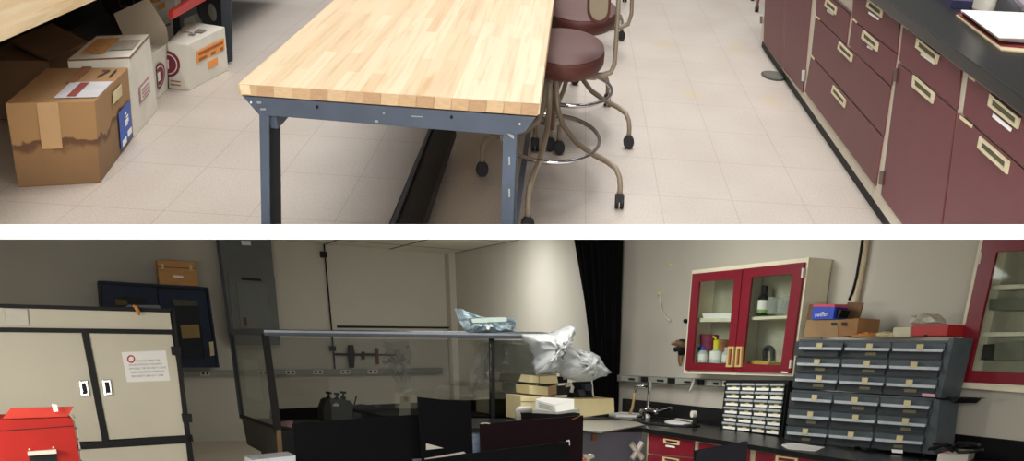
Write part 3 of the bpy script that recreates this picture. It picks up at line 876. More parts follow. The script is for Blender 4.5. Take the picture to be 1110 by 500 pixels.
# ================================================================ LOWER ROOM
FR = 'L'
XW, YW, ZCEIL = 6.9, 19.95, 3.21
obj('wall_right', MB().box((XW, 3.0, 0), (XW + 0.12, YW + 0.12, ZCEIL)), M_wall, kind='structure', keep=True)
obj('wall_left', MB().box((-3.0, YW, 0), (XW, YW + 0.12, ZCEIL)), M_wall, kind='structure', keep=True)
obj('floor', MB().box((-4.0, -2.0, -0.06), (XW, YW, 0.0)), mat('lower_vinyl_floor', (206, 197, 180), 0.6, var=0.04), kind='structure', keep=True)
def ceil_mat():
    m = bpy.data.materials.new('ceiling_tiles')
    m.use_nodes = True
    nt = m.node_tree; L_ = nt.links.new
    b = nt.nodes['Principled BSDF']
    tc = nt.nodes.new('ShaderNodeTexCoord')
    br_ = nt.nodes.new('ShaderNodeTexBrick'); br_.offset = 0
    br_.inputs['Scale'].default_value = 1
    br_.inputs['Brick Width'].default_value = 1.15
    br_.inputs['Row Height'].default_value = 1.9
    br_.inputs['Mortar Size'].default_value = 0.035
    br_.inputs['Color1'].default_value = (*lin((226, 222, 210)), 1)
    br_.inputs['Color2'].default_value = (*lin((220, 216, 204)), 1)
    br_.inputs['Mortar'].default_value = (*lin((120, 116, 106)), 1)
    L_(tc.outputs['Object'], br_.inputs['Vector']); L_(br_.outputs['Color'], b.inputs['Base Color'])
    b.inputs['Roughness'].default_value = 0.9
    return m
obj('ceiling', MB().box((-3.0, 12.2, ZCEIL), (XW, YW, ZCEIL + 0.05)), ceil_mat(), kind='structure', keep=True)
# pilaster in the corner
cq = ats([(485, 240), (498, 240), (499, 372), (487.5, 372)], 1, YW - 0.25)
obj('trim_2', MB().box((cq[0].x, YW - 0.25, 0), (XW, YW, ZCEIL)), M_wall, kind='structure', keep=True)

# ---- left wall: cabinet, panel, conduit, raceway
YC = YW - 0.55
bc = thing('blue_wall_cabinet', 'navy blue wall cabinet with two dark glass doors, above the white cupboard', 'cabinet')
zb_ = zf(100, 260, 3.333)
Q = zb_((22, 148), (420, 172), (460, 462), (48, 462))
outer = ats(Q, 1, YC)
obj('cabinet_body', MB().ext([p + Vector((0, 0.03, 0)) for p in outer], (0, 0.5, 0)), M_black, bc)
obj('cabinet_trim', MB().ring(outer, [Vector(bil(outer, u, v)) for u, v in ((.02, .025), (.98, .025), (.98, .975), (.02, .975))], (0, 0.05, 0)), M_navy, bc)
dq = zb_((237, 176), (408, 186), (448, 455), (268, 462))
dq0 = zb_((34, 160), (232, 172), (262, 462), (60, 462))
M_blueglass = mat('dark_cabinet_glass', (24, 30, 36), 0.45, var=0.3, spec=0.2)
for dd in (dq0, dq):
    o_ = ats(dd, 1, YC - 0.01)
    dr_ = obj('door', MB().ring(o_, [Vector(bil(o_, u, v)) for u, v in ((.22, .13), (.80, .13), (.80, .90), (.22, .90))], (0, 0.03, 0)), M_navy, bc)
    obj('pane', MB().ext([Vector(bil(o_, u, v)) + Vector((0, 0.015, 0)) for u, v in ((.22, .13), (.80, .13), (.80, .90), (.22, .90))], (0, 0.006, 0)), M_blueglass, dr_)
obj('handle', MB().ext(ats(zb_((422, 370), (437, 368), (442, 418), (427, 420)), 1, YC - 0.03), (0, 0.02, 0)), M_tape, bc)
for q, m_ in ((((318, 308), (385, 306), (390, 355), (325, 358)), mat('amber_card', (150, 128, 84), 0.8)), (((292, 216), (390, 220), (394, 240), (297, 238)), mat('olive_card', (84, 86, 72), 0.8)),
              (((80, 214), (124, 218), (130, 236), (84, 236)), mat('dim_amber', (104, 84, 58), 0.8))):
    obj('taped_card', MB().ext(ats(zb_(*q), 1, YC + 0.0), (0, 0.004, 0)), m_, bc)
# wooden box on top of it
wbx = thing('wooden_case', 'orange-brown latched wooden case on top of the navy wall cabinet', 'case')
wq = ats(zb_((235, 72), (372, 80), (385, 168), (243, 162)), 1, YC + 0.02)
M_ply = mat('orange_plywood', (196, 144, 84), 0.6, var=0.12, scale=6, stretch=(1, 1, 4))
obj('case_body', MB().ext(wq, (0, 0.35, 0)), M_ply, wbx, bevel=0.004)
wq2 = [Vector(bil(wq, u, v)) + Vector((0, -0.002, 0)) for u, v in ((0, .27), (1, .27), (1, .30), (0, .30))]
obj('lid_seam', MB().ext(wq2, (0, 0.001, 0)), M_card_dk, wbx)
for u in (.12, .86):
    obj('latch', MB().ext([Vector(bil(wq, u + a, v)) + Vector((0, -0.008, 0)) for a, v in ((-.035, .14), (.035, .14), (.035, .36), (-.035, .36))], (0, 0.006, 0)), M_tape, wbx)
obj('label_card', MB().ext([Vector(bil(wq, u, v)) + Vector((0, -0.005, 0)) for u, v in ((.38, .58), (.62, .60), (.63, .70), (.38, .70))], (0, 0.003, 0)), M_paper, wbx)
# electrical panel
z3 = zf(230, 260, 4.545)
ep = thing('electrical_panel', 'tall grey electrical panel with a small hinged door on the left wall', 'electrical panel')
YP = YW - 0.2
pp = ats(z3((22, -60), (282, -60), (337, 520), (100, 520)), 1, YP)
for v in pp: v.z = min(v.z, ZCEIL - 0.01)
obj('cabinet_body', MB().ext(pp, (0, 0.19, 0)), M_greywall, ep)
obj('cover_plate', MB().ext(ats(z3((75, 163), (308, 182), (338, 520), (112, 520)), 1, YP - 0.02), (0, 0.02, 0)), M_greywall, ep)
obj('door', MB().ext(ats(z3((118, 210), (272, 216), (292, 440), (142, 440)), 1, YP - 0.035), (0, 0.015, 0)), mat('grey_door_paint', (98, 102, 100), 0.5, var=0.05), ep, bevel=0.006)
obj('dark_label', MB().ext(ats(z3((142, 185), (240, 193), (242, 205), (143, 198)), 1, YP - 0.024), (0, 0.003, 0)), M_black, ep)
obj('white_label', MB().ext(ats(z3((142, 5), (188, 6), (192, 28), (147, 26)), 1, YP - 0.004), (0, 0.003, 0)), M_paper, ep)
obj('latch', MB().ext(ats(z3((153, 382), (168, 384), (175, 425), (158, 425)), 1, YP - 0.05), (0, 0.015, 0)), mat('dull_red', (96, 40, 34), 0.6), ep)
obj('side_edge', MB().ext(ats(z3((17, -10), (32, -10), (98, 470), (82, 470)), 1, YP - 0.01), (0, 0.01, 0)), M_slate_dk, ep)
# conduit
cd = thing('conduit', 'thin dark vertical conduit with junction boxes on the left wall', 'conduit')
z34 = zf(340, 260, 4.545)
cpts = ats([(349.8, 245), (351.5, 268), (355.2, 310), (359.5, 356), (363, 400)], 1, YW - 0.04)
obj('pipe', MB().tube(cpts, 0.014, 8), M_black, cd)
for (a, b, w_, h_) in ((351.3, 276, 3.4, 3.0), (361, 378, 3.2, 2.6)):
    p = at(a, b, 1, YW - 0.1)
    s_ = 0.0155
    obj('junction_box', MB().box((p.x - w_ * s_, YW - 0.12, p.z - h_ * s_), (p.x + w_ * s_, YW - 0.02, p.z + h_ * s_)), M_black, cd, bevel=0.005)
obj('pipe', MB().tube([at(362, 384, 1, YW - .05), at(430, 385, 1, YW - .05)], 0.012, 8), M_black, cd)
# raceways
def raceway(label, pts_top, pts_bot, ax, val, dep, outs, hor):
    t = thing('power_raceway', label, 'power raceway')
    v = [0, 0, 0]; v[ax] = dep
    obj('channel', MB().ext(ats([pts_top[0], pts_top[1], pts_bot[1], pts_bot[0]], ax, val), v), M_race, t, bevel=0.004)
    q = [pts_top[0], pts_top[1], pts_bot[1], pts_bot[0]]
    for (u, hw, m_) in outs:
        s_ = sub(q, u - hw, .12, u + hw, .88)
        v2 = [0, 0, 0]; v2[ax] = 0.01
        o_ = obj('outlet', MB().ext(ats(s_, ax, val - 0.012), v2), m_, t)
        if m_ is M_race:
            s2_ = sub(q, u - hw * .1, .42, u + hw * .6, .72)
            obj('label_slot', MB().ext(ats(s2_, ax, val - 0.016), [x * .4 for x in v2]), M_black, o_)
            o_.data.materials[0] = mat('pale_raceway_cover', (158, 160, 150), 0.45)
            continue
        for k in (-.45, .45):
            s2_ = sub(q, u + hw * k - hw * .25, .3, u + hw * k + hw * .25, .7)
            obj('socket', MB().ext(ats(s2_, ax, val - 0.016), [x * .4 for x in v2]), M_black, o_)
    return t
raceway('grey power raceway with outlets along the left wall below the navy cabinet', [(150, 403), (480, 399)], [(150, 409), (480, 405)], 1, YW - 0.1, 0.1,
        [(u, 0.016, M_carton if i != 0 else M_race) for i, u in enumerate((.14, .22, .41, .50, .59, .68, .77, .86))], 0)
raceway('grey power raceway with outlets on the right wall above the sink', [(669, 406.5), (800, 412.5)], [(669, 413.5), (800, 421)], 0, XW - 0.12, 0.12,
        [(.10, .07, M_race), (.225, .03, M_black), (.335, .08, M_race), (.445, .03, M_black), (.56, .08, M_race), (.685, .03, M_black), (.80, .06, M_race), (.915, .045, M_carton)], 0)

# ---- white double-door cupboard with black framing
YF = 11.0
wf = zf(0, 260, 2.083)
fc = thing('black_framed_cupboard', 'large putty double-door cupboard with black framing and a taped notice', 'cupboard')
def fq(pts, y=YF, dep=0.03):
    return MB().ext(ats(wf(*pts), 1, y), (0, dep, 0))
obj('cabinet_body', MB().ext(ats(wf((-60, 146), (391, 158), (445, 560), (-60, 560)), 1, YF + 0.04), (0, 0.9, 0)), M_black, fc)
obj('header_panel', fq([(-60, 152), (383, 165), (388, 203), (-60, 197)]), M_door, fc)
obj('door', fq([(-60, 208), (184, 210), (232, 455), (-60, 462)]), M_door, fc, bevel=0.004)
obj('door', fq([(200, 211), (388, 214), (427, 441), (246, 452)]), M_door, fc, bevel=0.004)
obj('lower_panel', fq([(-60, 478), (190, 474), (422, 460), (432, 560), (-60, 560)]), M_door, fc)
obj('frame_bar', fq([(-60, 143), (391, 156), (392, 165), (-60, 151)], YF - 0.02, 0.06), M_black, fc)
obj('frame_bar', fq([(-60, 197), (389, 204), (390, 213), (-60, 208)], YF - 0.02, 0.06), M_black, fc)
obj('frame_bar', fq([(184, 208), (200, 209), (246, 455), (231, 456)], YF - 0.02, 0.06), M_black, fc)
obj('frame_bar', fq([(-60, 461), (188, 459), (434, 441), (437, 456), (190, 473), (-60, 476)], YF - 0.02, 0.06), M_black, fc)
obj('frame_bar', fq([(386, 158), (394, 158), (446, 560), (431, 560)], YF - 0.02, 0.06), M_black, fc)
for y_ in (241, 393):
    obj('hinge', fq([(386 + (y_ - 241) * .16, y_), (409 + (y_ - 241) * .16, y_ + 1), (410 + (y_ - 241) * .16, y_ + 20), (389 + (y_ - 241) * .16, y_ + 20)], YF - 0.05, 0.05), M_black, fc, bevel=0.004)
for hx, hy in ((190, 336), (242, 334)):
    hq = [(hx - 11, hy - 17), (hx + 8, hy - 18), (hx + 13, hy + 17), (hx - 6, hy + 19)]
    hd = obj('handle', fq(hq, YF - 0.035, 0.03), M_chrome, fc, bevel=0.006)
    obj('handle_recess', fq([(hx - 6, hy - 12), (hx + 4, hy - 13), (hx + 8, hy + 11), (hx - 2, hy + 13)], YF - 0.038, 0.004), M_black, hd)
obj('vent_cover', fq([(8, 154), (62, 157), (66, 194), (14, 192)], YF - 0.03, 0.03), M_carton, fc, bevel=0.006)
nt_ = obj('notice', fq([(274, 254), (374, 250), (384, 318), (287, 322)], YF - 0.004, 0.003), M_paper, fc)
nq = wf((274, 254), (374, 250), (384, 318), (287, 322))
M_grey_ink = mat('grey_ink', (120, 120, 124), 0.8)
rows = ['DO NOT OPEN THE', 'DOORS WITHOUT THE SAFETY', 'OFFICERS, THE SECURITY CODE', 'FIRST CONTACT OFFICE IN', 'SECURITY 800 617 1388']
for k, s_ in enumerate(rows):
    u0 = (0.30, 0.12, 0.10, 0.13, 0.13)[k]; u1 = (.84, .88, .95, .90, .86)[k]
    v0 = 0.28 + k * 0.125
    rng = random.Random(k)
    u = u0
    words(s_, ats(sub(nq, u0, v0, u1, v0 + 0.065), 1, YF - 0.006), M_grey_ink, nt_, 'lettering', 0.0)
ctr = bil(nq, 0.19, 0.24)
rg = [at(ctr[0] + 3.6 * math.cos(a), ctr[1] + 3.6 * math.sin(a), 1, YF - 0.008) for a in [2 * math.pi * k / 24 for k in range(24)]]
obj('red_ring', MB().tube(rg, 0.006, 6, True), mat('red_ink', (196, 60, 66), 0.7), nt_)
# clip lying on the cupboard
cl = thing('orange_strap_tray', 'flat dark tray with an orange strap hanging off it, on top of the cupboard', 'tray')
obj('tray', MB().ext(ats(wf((285, 152), (290, 147), (360, 148), (362, 155)), 1, YF - 0.06), (0, 0.3, 0)), M_slate_dk, cl)
obj('strap', MB().tube(ats(wf((300, 148), (306, 152), (311, 160), (313, 171)), 1, YF - 0.08), [0.008, 0.018, 0.02, 0.012], 8), mat('orange_strap', (190, 128, 60), 0.6), cl)

# ---- red tool chest in front
YR = 7.2
z6 = zf(0, 430, 7.145)
rc = thing('tool_chest', 'red steel tool chest with white-edged drawers in front of the cupboard', 'tool chest')
M_chest = mat('red_chest_enamel', (160, 33, 26), 0.6, var=0.05, spec=0.2)
fr_p = ats(z6((-60, 186), (0, 184), (525, 162), (560, 172), (570, 200), (640, 620), (-60, 620)), 1, YR)
obj('chest_body', MB().ext(fr_p, (-0.02, 0.55, 0)), M_chest, rc, bevel=0.004)
obj('lid_top', MB().ext(ats(z6((20, 172), (525, 156), (570, 80), (80, 92)), 1, YR + 0.02), (0, 0.04, 0)), mat('red_lid_enamel', (190, 60, 48), 0.6, spec=0.2), rc)
obj('lid_seam', MB().ext(ats(z6((-60, 270), (575, 226), (576, 231), (-60, 275)), 1, YR - 0.003), (0, 0.003, 0)), M_black, rc)
hq_ = obj('handle', MB().ext(ats(z6((213, 430), (435, 413), (440, 442), (215, 460)), 1, YR - 0.04), (0, 0.04, 0)), M_carton, rc)
obj('handle_recess', MB().ext(ats(z6((225, 462), (440, 444), (455, 620), (235, 620)), 1, YR - 0.006), (0, 0.006, 0)), M_black, rc)
for p_ in ((228, 410), (413, 396)):
    q_ = at(*z6(p_)[0], 1, YR); obj('rivet', MB().lathe([(0.006, 0), (0.005, -0.005)], q_, 10, axis=1), M_tape, rc)
for k in range(5):
    y0_ = 168 + k * 85
    x_ = 578 + k * 14
    obj('drawer_edge', MB().ext(ats(z6((x_ - 6, y0_), (x_ + 6, y0_ + 4), (x_ + 20, y0_ + 66), (x_ + 6, y0_ + 70)), 1, YR + 0.03), (0, 0.4, 0)), M_carton, rc)
obj('tape_tab', MB().ext(ats(z6((400, 60), (440, 62), (452, 116), (415, 120)), 1, YR - 0.006), (0, 0.004, 0)), M_paper, rc)

# ---- glass-sided tank / enclosure
YT = 11.6
tk = thing('glass_enclosure', 'long glass-sided enclosure with a dark lid and black base', 'enclosure')
# corner points of the lid
LF = at(287, 358, 1, YT); LFb = at(287, 364.5, 1, YT)
LB = at(248, 358, 1, YT + 2.0); RF = at(600, 362, 1, YT + 0.0)
zl1, zl0 = LF.z, LFb.z
lid = [Vector((LF.x - 0.01, YT - 0.03, 0)), Vector((RF.x, YT - 0.03, 0)), Vector((RF.x + 0.2, YT + 2.0, 0)), Vector((LB.x, YT + 2.0, 0))]
zt_ = lambda x, y_: 0
lidp = [at(286, 357.5, 1, YT - 0.03), at(600, 362.4, 1, YT - 0.03)]
lidb = [at(248, 356.8, 1, YT + 2.0), at(590, 360, 1, YT + 2.0)]
dz = LFb.z - LF.z
M_lid = mat('lid_steel', (150, 158, 168), 0.35, metal=0.4, var=0.1)
tpz = (lidp[0].z + lidp[1].z) / 2
hx_b = [lidp[0] + Vector((0, 0, dz)), lidp[1] + Vector((0, 0, dz)), lidb[1] + Vector((0, 0, dz)), lidb[0] + Vector((0, 0, dz))]
obj('lid', MB().hexa(hx_b, [lidp[0], lidp[1], lidb[1], lidb[0]]), mat('lid_edge_grey', (70, 76, 84), 0.4, metal=0.3), tk, bevel=0.004)
# pale edge strip on the lid
obj('lid_trim', MB().ext(ats([(286, 358), (600, 362.4), (600, 364.6), (286, 360.4)], 1, YT - 0.035), (0, 0.008, 0)), M_lid, tk)
# glass bottom line
gb_f = ats([(301, 466), (600, 447)], 1, YT)
obj('post', MB().ext(ats([(284, 362), (291.5, 362), (306, 470), (298, 470)], 1, YT - 0.01), (0, 0.04, 0)), M_black, tk)
obj('post', MB().ext(ats([(248.5, 362), (254, 362), (265, 454), (260, 454)], 1, YT + 1.95), (0, 0.04, 0)), M_slate_dk, tk)
obj('post', MB().ext(ats([(531, 366), (536, 366), (537, 458), (532, 458)], 1, YT + 0.02), (0, 0.04, 0)), M_black, tk)
obj('pane', MB().ext(ats([(290, 366), (532, 369), (533, 470), (305, 470)], 1, YT + 0.01), (0, 0.008, 0)), G_tank, tk)
G_dark = glass('smoked_glass', (0.42, 0.43, 0.41), 0.2)
obj('pane', MB().ext(ats([(536, 369), (606, 369), (600, 460), (537, 460)], 1, YT + 0.01), (0, 0.008, 0)), G_dark, tk)
sp_ = [at(287, 364, 1, YT), at(250, 361, 1, YT + 2.0), at(262, 453, 1, YT + 2.0), at(302, 467, 1, YT)]
obj('pane', MB().ext(sp_, (-0.008, 0, 0)), G_tank, tk)
# base: sill and black panels
b1 = [at(302, 465, 1, YT), at(261, 451, 1, YT + 2.0)]
obj('sill', MB().tube([b1[0], b1[1]], 0.02, 6), M_black, tk)
obj('base_panel', MB().ext([at(303, 467, 1, YT), at(262, 454, 1, YT + 2.0), at(268, 482, 1, YT + 2.0), at(306, 502, 1, YT)], (0.02, 0, 0)), mat('dark_olive_panel', (64, 61, 50), 0.6), tk)
obj('brass_post', MB().ext(ats([(299.5, 467), (304.5, 466), (308, 510), (303, 510)], 1, YT - 0.012), (0, 0.03, 0)), mat('dull_brass', (132, 104, 70), 0.4, metal=0.5), tk)
zb_t = at(303, 466, 1, YT).z
dk_ = [at(303, 468, 1, YT + 0.05), at(640, 468, 1, YT + 0.05)]
obj('deck', MB().box((LF.x + 0.06, YT + 0.03, zb_t - 0.06), (RF.x - 0.45, YT + 1.95, zb_t - 0.01)), mat('deck_grey', (70, 70, 68), 0.5), tk)
rb = ats([(293, 444), (600, 430), (600, 470), (293, 470)], 1, YT + 1.9)
obj('rear_panel', MB().ext(rb, (0, 0.03, 0)), M_black, tk)
obj('front_panel', MB().ext(ats([(303, 468), (620, 470), (620, 520), (305, 520)], 1, YT - 0.005), (0, 0.02, 0)), M_black, tk)
obj('frame_legs', MB().box((LF.x + 0.1, YT + 0.1, 0), (RF.x - 0.5, YT + 1.8, zb_t - 0.06)), M_black, tk)
# dark rail seen behind the lid
obj('ceiling_rail', MB().ext(ats([(366, 353), (487, 354.5), (487, 356.6), (366, 355.6)], 1, YT + 2.6), (0, 0.05, 0)), M_black, label='thin black rail lying behind the enclosure lid', cat='rail')
# things inside
ap = thing('dark_apparatus', 'dark three-knobbed apparatus inside the glass enclosure', 'instrument')
zi = zf(300, 420, 6.25)
YI = YT + 0.7
M_app = mat('olive_black_plastic', (44, 44, 38), 0.5, var=0.1)
obj('instrument_body', MB().ext(ats(zi((315, 150), (335, 90), (355, 78), (385, 92), (440, 80), (470, 88), (498, 92), (520, 120), (510, 230), (320, 235)), 1, YI), (0, 0.3, 0)), M_app, ap)
for kx, ky in ((352, 50), (407, 58), (450, 48)):
    p0, p1 = at(*zi((kx, ky + 40))[0], 1, YI + 0.1), at(*zi((kx, ky - 20))[0], 1, YI + 0.1)
    kb = obj('knob', MB().tube([p0, p0 * .6 + p1 * .4, p0 * .5 + p1 * .5, p1 * .75 + p0 * .25, p1 * .76 + p0 * .24, p1], [0.03, 0.03, 0.012, 0.012, 0.034, 0.034], 14), M_black, ap)
obj('dial', MB().ext([at(*zi((402 + 22 * math.cos(a), 128 - 20 * math.sin(a)))[0], 1, YI - 0.01) for a in [math.pi * k / 12 for k in range(13)]], (0, 0.008, 0)), M_carton, ap)
t = thing('red_clamp', 'small dark clamp with a red part beside the three-knobbed apparatus', 'clamp')
obj('rod', MB().tube(ats(zi((525, 118), (540, 58)), 1, YI + 0.05), 0.008, 8), M_black, t)
obj('clamp_body', MB().ext(ats(zi((520, 125), (600, 118), (605, 190), (525, 200)), 1, YI + 0.05), (0, 0.15, 0)), M_black, t)
obj('red_block', MB().ext(ats(zi((668, 118), (698, 120), (700, 134), (670, 134)), 1, YI + 0.05), (0, 0.1, 0)), mat('dull_red', (96, 40, 34), 0.6), t)
obj('frosted_card', MB().ext(ats(zi((838, 60), (905, 66), (905, 192), (830, 190)), 1, YI - 0.1), (0, 0.01, 0)), mat('frosted_card', (128, 124, 108), 0.6), label='pale upright card inside the enclosure beside the black board', cat='card')
obj('pink_cloth', MB().ext(ats(zi((20, 240), (60, 232), (112, 228), (105, 250), (108, 275), (30, 262)), 1, YT + 0.12), (0, 0.08, 0)), mat('pale_pink_cloth', (196, 160, 164), 0.8, var=0.2, scale=30), label='pale pink folded cloth at the left corner inside the enclosure', cat='cloth')
# fittings on the wall seen through the glass
vt = thing('valve_fitting', 'dark gas valve fittings mounted on the left wall, seen through the enclosure', 'valve')
z5 = zf(350, 350, 4.545)
obj('valve_body', MB().tube(ats(z5((137, 110), (140, 150), (143, 222)), 1, YW - 0.1), [0.05, 0.07, 0.045], 10), M_black, vt)
obj('pipe', MB().tube(ats(z5((60, 155), (140, 157), (270, 157)), 1, YW - 0.06), 0.02, 8), M_black, vt)
obj('valve_body', MB().ext(ats(z5((192, 143), (208, 143), (208, 180), (192, 180)), 1, YW - 0.1), (0, 0.06, 0)), M_black, vt)
obj('valve_body', MB().ext(ats(z5((262, 125), (274, 125), (278, 205), (266, 205)), 1, YW - 0.1), (0, 0.06, 0)), mat('dull_red', (96, 40, 34), 0.6), vt)

# film added inside the enclosure, imitating reflections on its glass
M_haze = mat('reflection_haze', (206, 206, 200), 0.4, var=0.3, alpha=0.22, bump=0.8, scale=7)
SHEETS = 1

# ---- silver packet on the lid
def crumple(name, outline, y, dep, m, seed, parent=None, dens=3, amp=0.03, **kw):
    """a pillow-shaped crumpled bag grown from its outline"""
    rng = random.Random(seed)
    bm = bmesh.new()
    pts = ats(outline, 1, y)
    n = len(pts)
    per = []
    for i in range(n):
        a, b = pts[i], pts[(i + 1) % n]
        for k in range(dens):
            per.append(a + (b - a) * (k / dens))
    c = sum(per, Vector()) / len(per)
    N = len(per)
    rings = {}
    LV = 5
    for s_ in (-1, 1):
        for l in range(LV):
            f_ = 1 - l / LV
            for i in range(N):
                if l == 0 and s_ == 1:
                    rings[(1, 0, i)] = rings[(-1, 0, i)]
                    continue
                bulge = math.sqrt(1 - f_ ** 2) * dep / 2
                p = c + (per[i] - c) * f_
                j = 0 if l == 0 else 1
                p = p + Vector((rng.uniform(-1, 1) * amp * j, s_ * bulge + rng.uniform(-1, 1) * amp * 2.2 * j, rng.uniform(-1, 1) * amp * j))
                rings[(s_, l, i)] = bm.verts.new(p)
        top_ = bm.verts.new(c + Vector((0, s_ * dep / 2, 0)))
        for l in range(LV - 1):
            for i in range(N):
                j = (i + 1) % N
                bm.faces.new((rings[(s_, l, i)], rings[(s_, l, j)], rings[(s_, l + 1, j)], rings[(s_, l + 1, i)]))
        for i in range(N):
            bm.faces.new((rings[(s_, LV - 1, i)], rings[(s_, LV - 1, (i + 1) % N)], top_))
    return obj(name, bm, m, parent, **kw)
zs_ = zf(480, 320, 3.574)
pk = thing('foil_packet', 'crinkled silver-blue film packet holding a pale tray on the enclosure lid', 'packet')
crumple('film_bag', zs_((44, 52), (62, 55), (95, 72), (160, 88), (230, 88), (278, 88), (284, 110), (280, 142), (200, 147), (100, 148), (85, 138), (62, 100)), YT + 0.25, 0.3, M_foil, 3, pk, amp=0.02)
obj('tray', MB().ext(ats(zs_((110, 92), (245, 86), (248, 103), (115, 108)), 1, YT + 0.07), (0, 0.3, 0)), mat('pale_green_tray', (196, 214, 204), 0.4), pk)
obj('white_cap', MB().lathe([(0.02, 0), (0.02, -0.02)], at(*zs_((173, 127))[0], 1, YT + 0.06), 12, axis=1), M_paper, pk)

crumple('reflection_film', z5((300, 95), (345, 100), (420, 92), (440, 150), (425, 250), (440, 330), (400, 345), (330, 250), (290, 190), (320, 150)), YT + 0.5, 0.15, M_haze, 11,  # added shape suggesting a reflection in the pane
        label='thin pale film imitating a reflection in the middle of the glass enclosure', cat='plastic sheet', amp=0.03)
crumple('reflection_film', zs_((150, 182), (182, 184), (180, 260), (165, 330), (190, 395), (120, 398), (100, 330), (128, 250)), YT + 0.5, 0.15, M_haze, 12,  # second added film, a reflection near the post
        label='thin pale film imitating a reflection beside the black inner post of the enclosure', cat='plastic sheet', amp=0.03)

# ---- peninsula counter, boxes, microscopes under plastic
ZB, XC = 0.91, 5.53
YPN = 9.93
pen = thing('peninsula_bench', 'black-topped peninsula bench with a slate blue front beside the sink', 'bench')
pe0 = at(700, 463.5, 2, ZB)
obj('bench_body', MB().box((XC - 2.2, YPN + 0.02, 0), (XC + 0.02, YPN + 1.5, ZB - 0.046)), mat('slate_front', (96, 98, 112), 0.5, var=0.05), pen)
obj('bench_top', MB().box((XC - 2.3, YPN, ZB - 0.04), (XC - 0.002, YPN + 1.5, ZB)), M_worktop, pen)
tk_q = ats([(600, 464), (652, 470), (699, 462), (650, 450), (600, 449)], 2, ZB + 0.004)
for v in tk_q: v.y = min(v.y, YPN + 1.48)
obj('draining_board', MB().ext(tk_q, (0, 0, 0.012)), mat('ribbed_steel', (164, 162, 152), 0.4, metal=0.4, var=0.35, scale=60), pen)
obj('wooden_block', MB().ext(ats([(642.5, 470.5), (647, 470), (647, 478), (642.5, 478.5)], 1, YPN - 0.03), (0, 0.03, 0)), mat('brown_wood', (110, 70, 44), 0.5), pen)
xv = thing('cross_valve_handle', 'chrome cross-shaped tap handle on the slate front of the peninsula', 'tap handle')
for a, b in (((684, 481), (696, 497)), ((696, 480), (685, 498))):
    obj('arm', MB().tube(ats([a, b], 1, YPN - 0.05), [0.032, 0.032], 8), mat('satin_chrome', (210, 206, 200), 0.4, metal=0.3), xv)
obj('hub', MB().lathe([(0.03, 0.05), (0.035, 0.0), (0.02, -0.03)], at(690, 489, 1, YPN - 0.04), 14, axis=1), M_chrome, xv)
tp = thing('white_tap', 'small white tap with an orange ring at the foot of the maroon board', 'tap')
obj('tap_body', MB().tube(ats([(637, 502), (637, 497), (641, 494.5)], 1, 9.0), 0.025, 10), M_carton, tp)
obj('tap_handle', MB().ext(ats([(633, 493.5), (644, 493), (644.5, 496.5), (634, 497)], 1, 8.97), (0, 0.03, 0)), M_carton, tp)
obj('orange_ring', MB().lathe([(0.03, 0), (0.03, 0.02)], at(633, 499.5, 1, 9.0), 12), mat('orange_plastic', (210, 120, 60), 0.5), tp)

def ibox(name, label, front_px, y, dep, m, cat='box', group=None, right_px=None, lbl=None):
    """box standing on the bench: front from pixels, pushed back in depth"""
    t = thing(name, label, cat, group)
    v = Vector((0, dep, 0))
    b = obj('box_body', MB().ext(ats(front_px, 1, y), v), m, t, bevel=0.005)
    return t, b
M_ivbox = mat('ivory_box', (206, 192, 146), 0.6, var=0.05)
zq = zf(560, 380, 6.25)
t, b = ibox('ivory_case', 'long ivory instrument case on the peninsula behind the white box', zq((28, 306), (410, 330), (660, 326), (664, 425), (440, 455), (100, 470), (28, 468)), 10.9, 0.45, M_ivbox, 'case')
obj('lid_seam', MB().ext(ats(zq((30, 344), (120, 346), (120, 349), (30, 347)), 1, 10.895), (0, 0.004, 0)), M_card_dk, t)
t, b = ibox('white_box', 'white box on a grey tray in front of the long ivory case', zq((130, 335), (258, 372), (270, 418), (130, 400)), 10.0, 0.02, mat('white_box_side', (190, 190, 184), 0.7), 'box')
obj('box_top', MB().ext(ats(zq((130, 335), (180, 318), (388, 330), (260, 372)), 1, 10.0), (0, 0.02, 0)), M_paper, t)
obj('box_side', MB().ext(ats(zq((258, 370), (388, 330), (390, 396), (270, 420)), 1, 10.0), (0, 0.02, 0)), M_paper, t)
for k in range(3):
    obj('side_print', MB().ext(ats(zq((150, 355 + k * 12), (245, 381 + k * 12), (245, 384 + k * 12), (150, 358 + k * 12)), 1, 9.997), (0, 0.002, 0)), M_grey_ink, t)
tr2 = thing('grey_tray', 'grey tray with a bent handle bar under the white box', 'tray')
obj('tray', MB().ext(ats(zq((100, 402), (270, 420), (425, 396), (432, 415), (280, 432), (110, 425)), 1, 9.95), (0, 0.3, 0)), mat('pale_grey_plastic', (150, 150, 146), 0.5), tr2)
ts_ = ats(zq((95, 425), (430, 425), (430, 470), (95, 470)), 1, 10.1)
ts_[2].z = ts_[3].z = ZB + 0.001
obj('tray_stand', MB().ext(ts_, (0, 0.4, 0)), M_black, tr2)
obj('handle_bar', MB().tube(ats(zq((12, 480), (10, 440), (6, 412), (14, 402), (100, 398)), 1, 9.7), 0.03, 10), mat('pale_grey_plastic', (150, 150, 146), 0.5), tr2, smooth=True)
t, b = ibox('ivory_box', 'lower ivory box on the long case, under the plastic-draped microscope', zq((84, 236), (215, 248), (270, 232), (272, 295), (215, 306), (88, 296)), 11.0, 0.4, M_ivbox, 'box', 'ivory boxes stacked on the long case')
obj('brown_end', MB().ext(ats(zq((213, 249), (270, 233), (272, 293), (215, 305)), 1, 10.994), (0, 0.004, 0)), mat('tan_box_end', (150, 120, 86), 0.7), t)
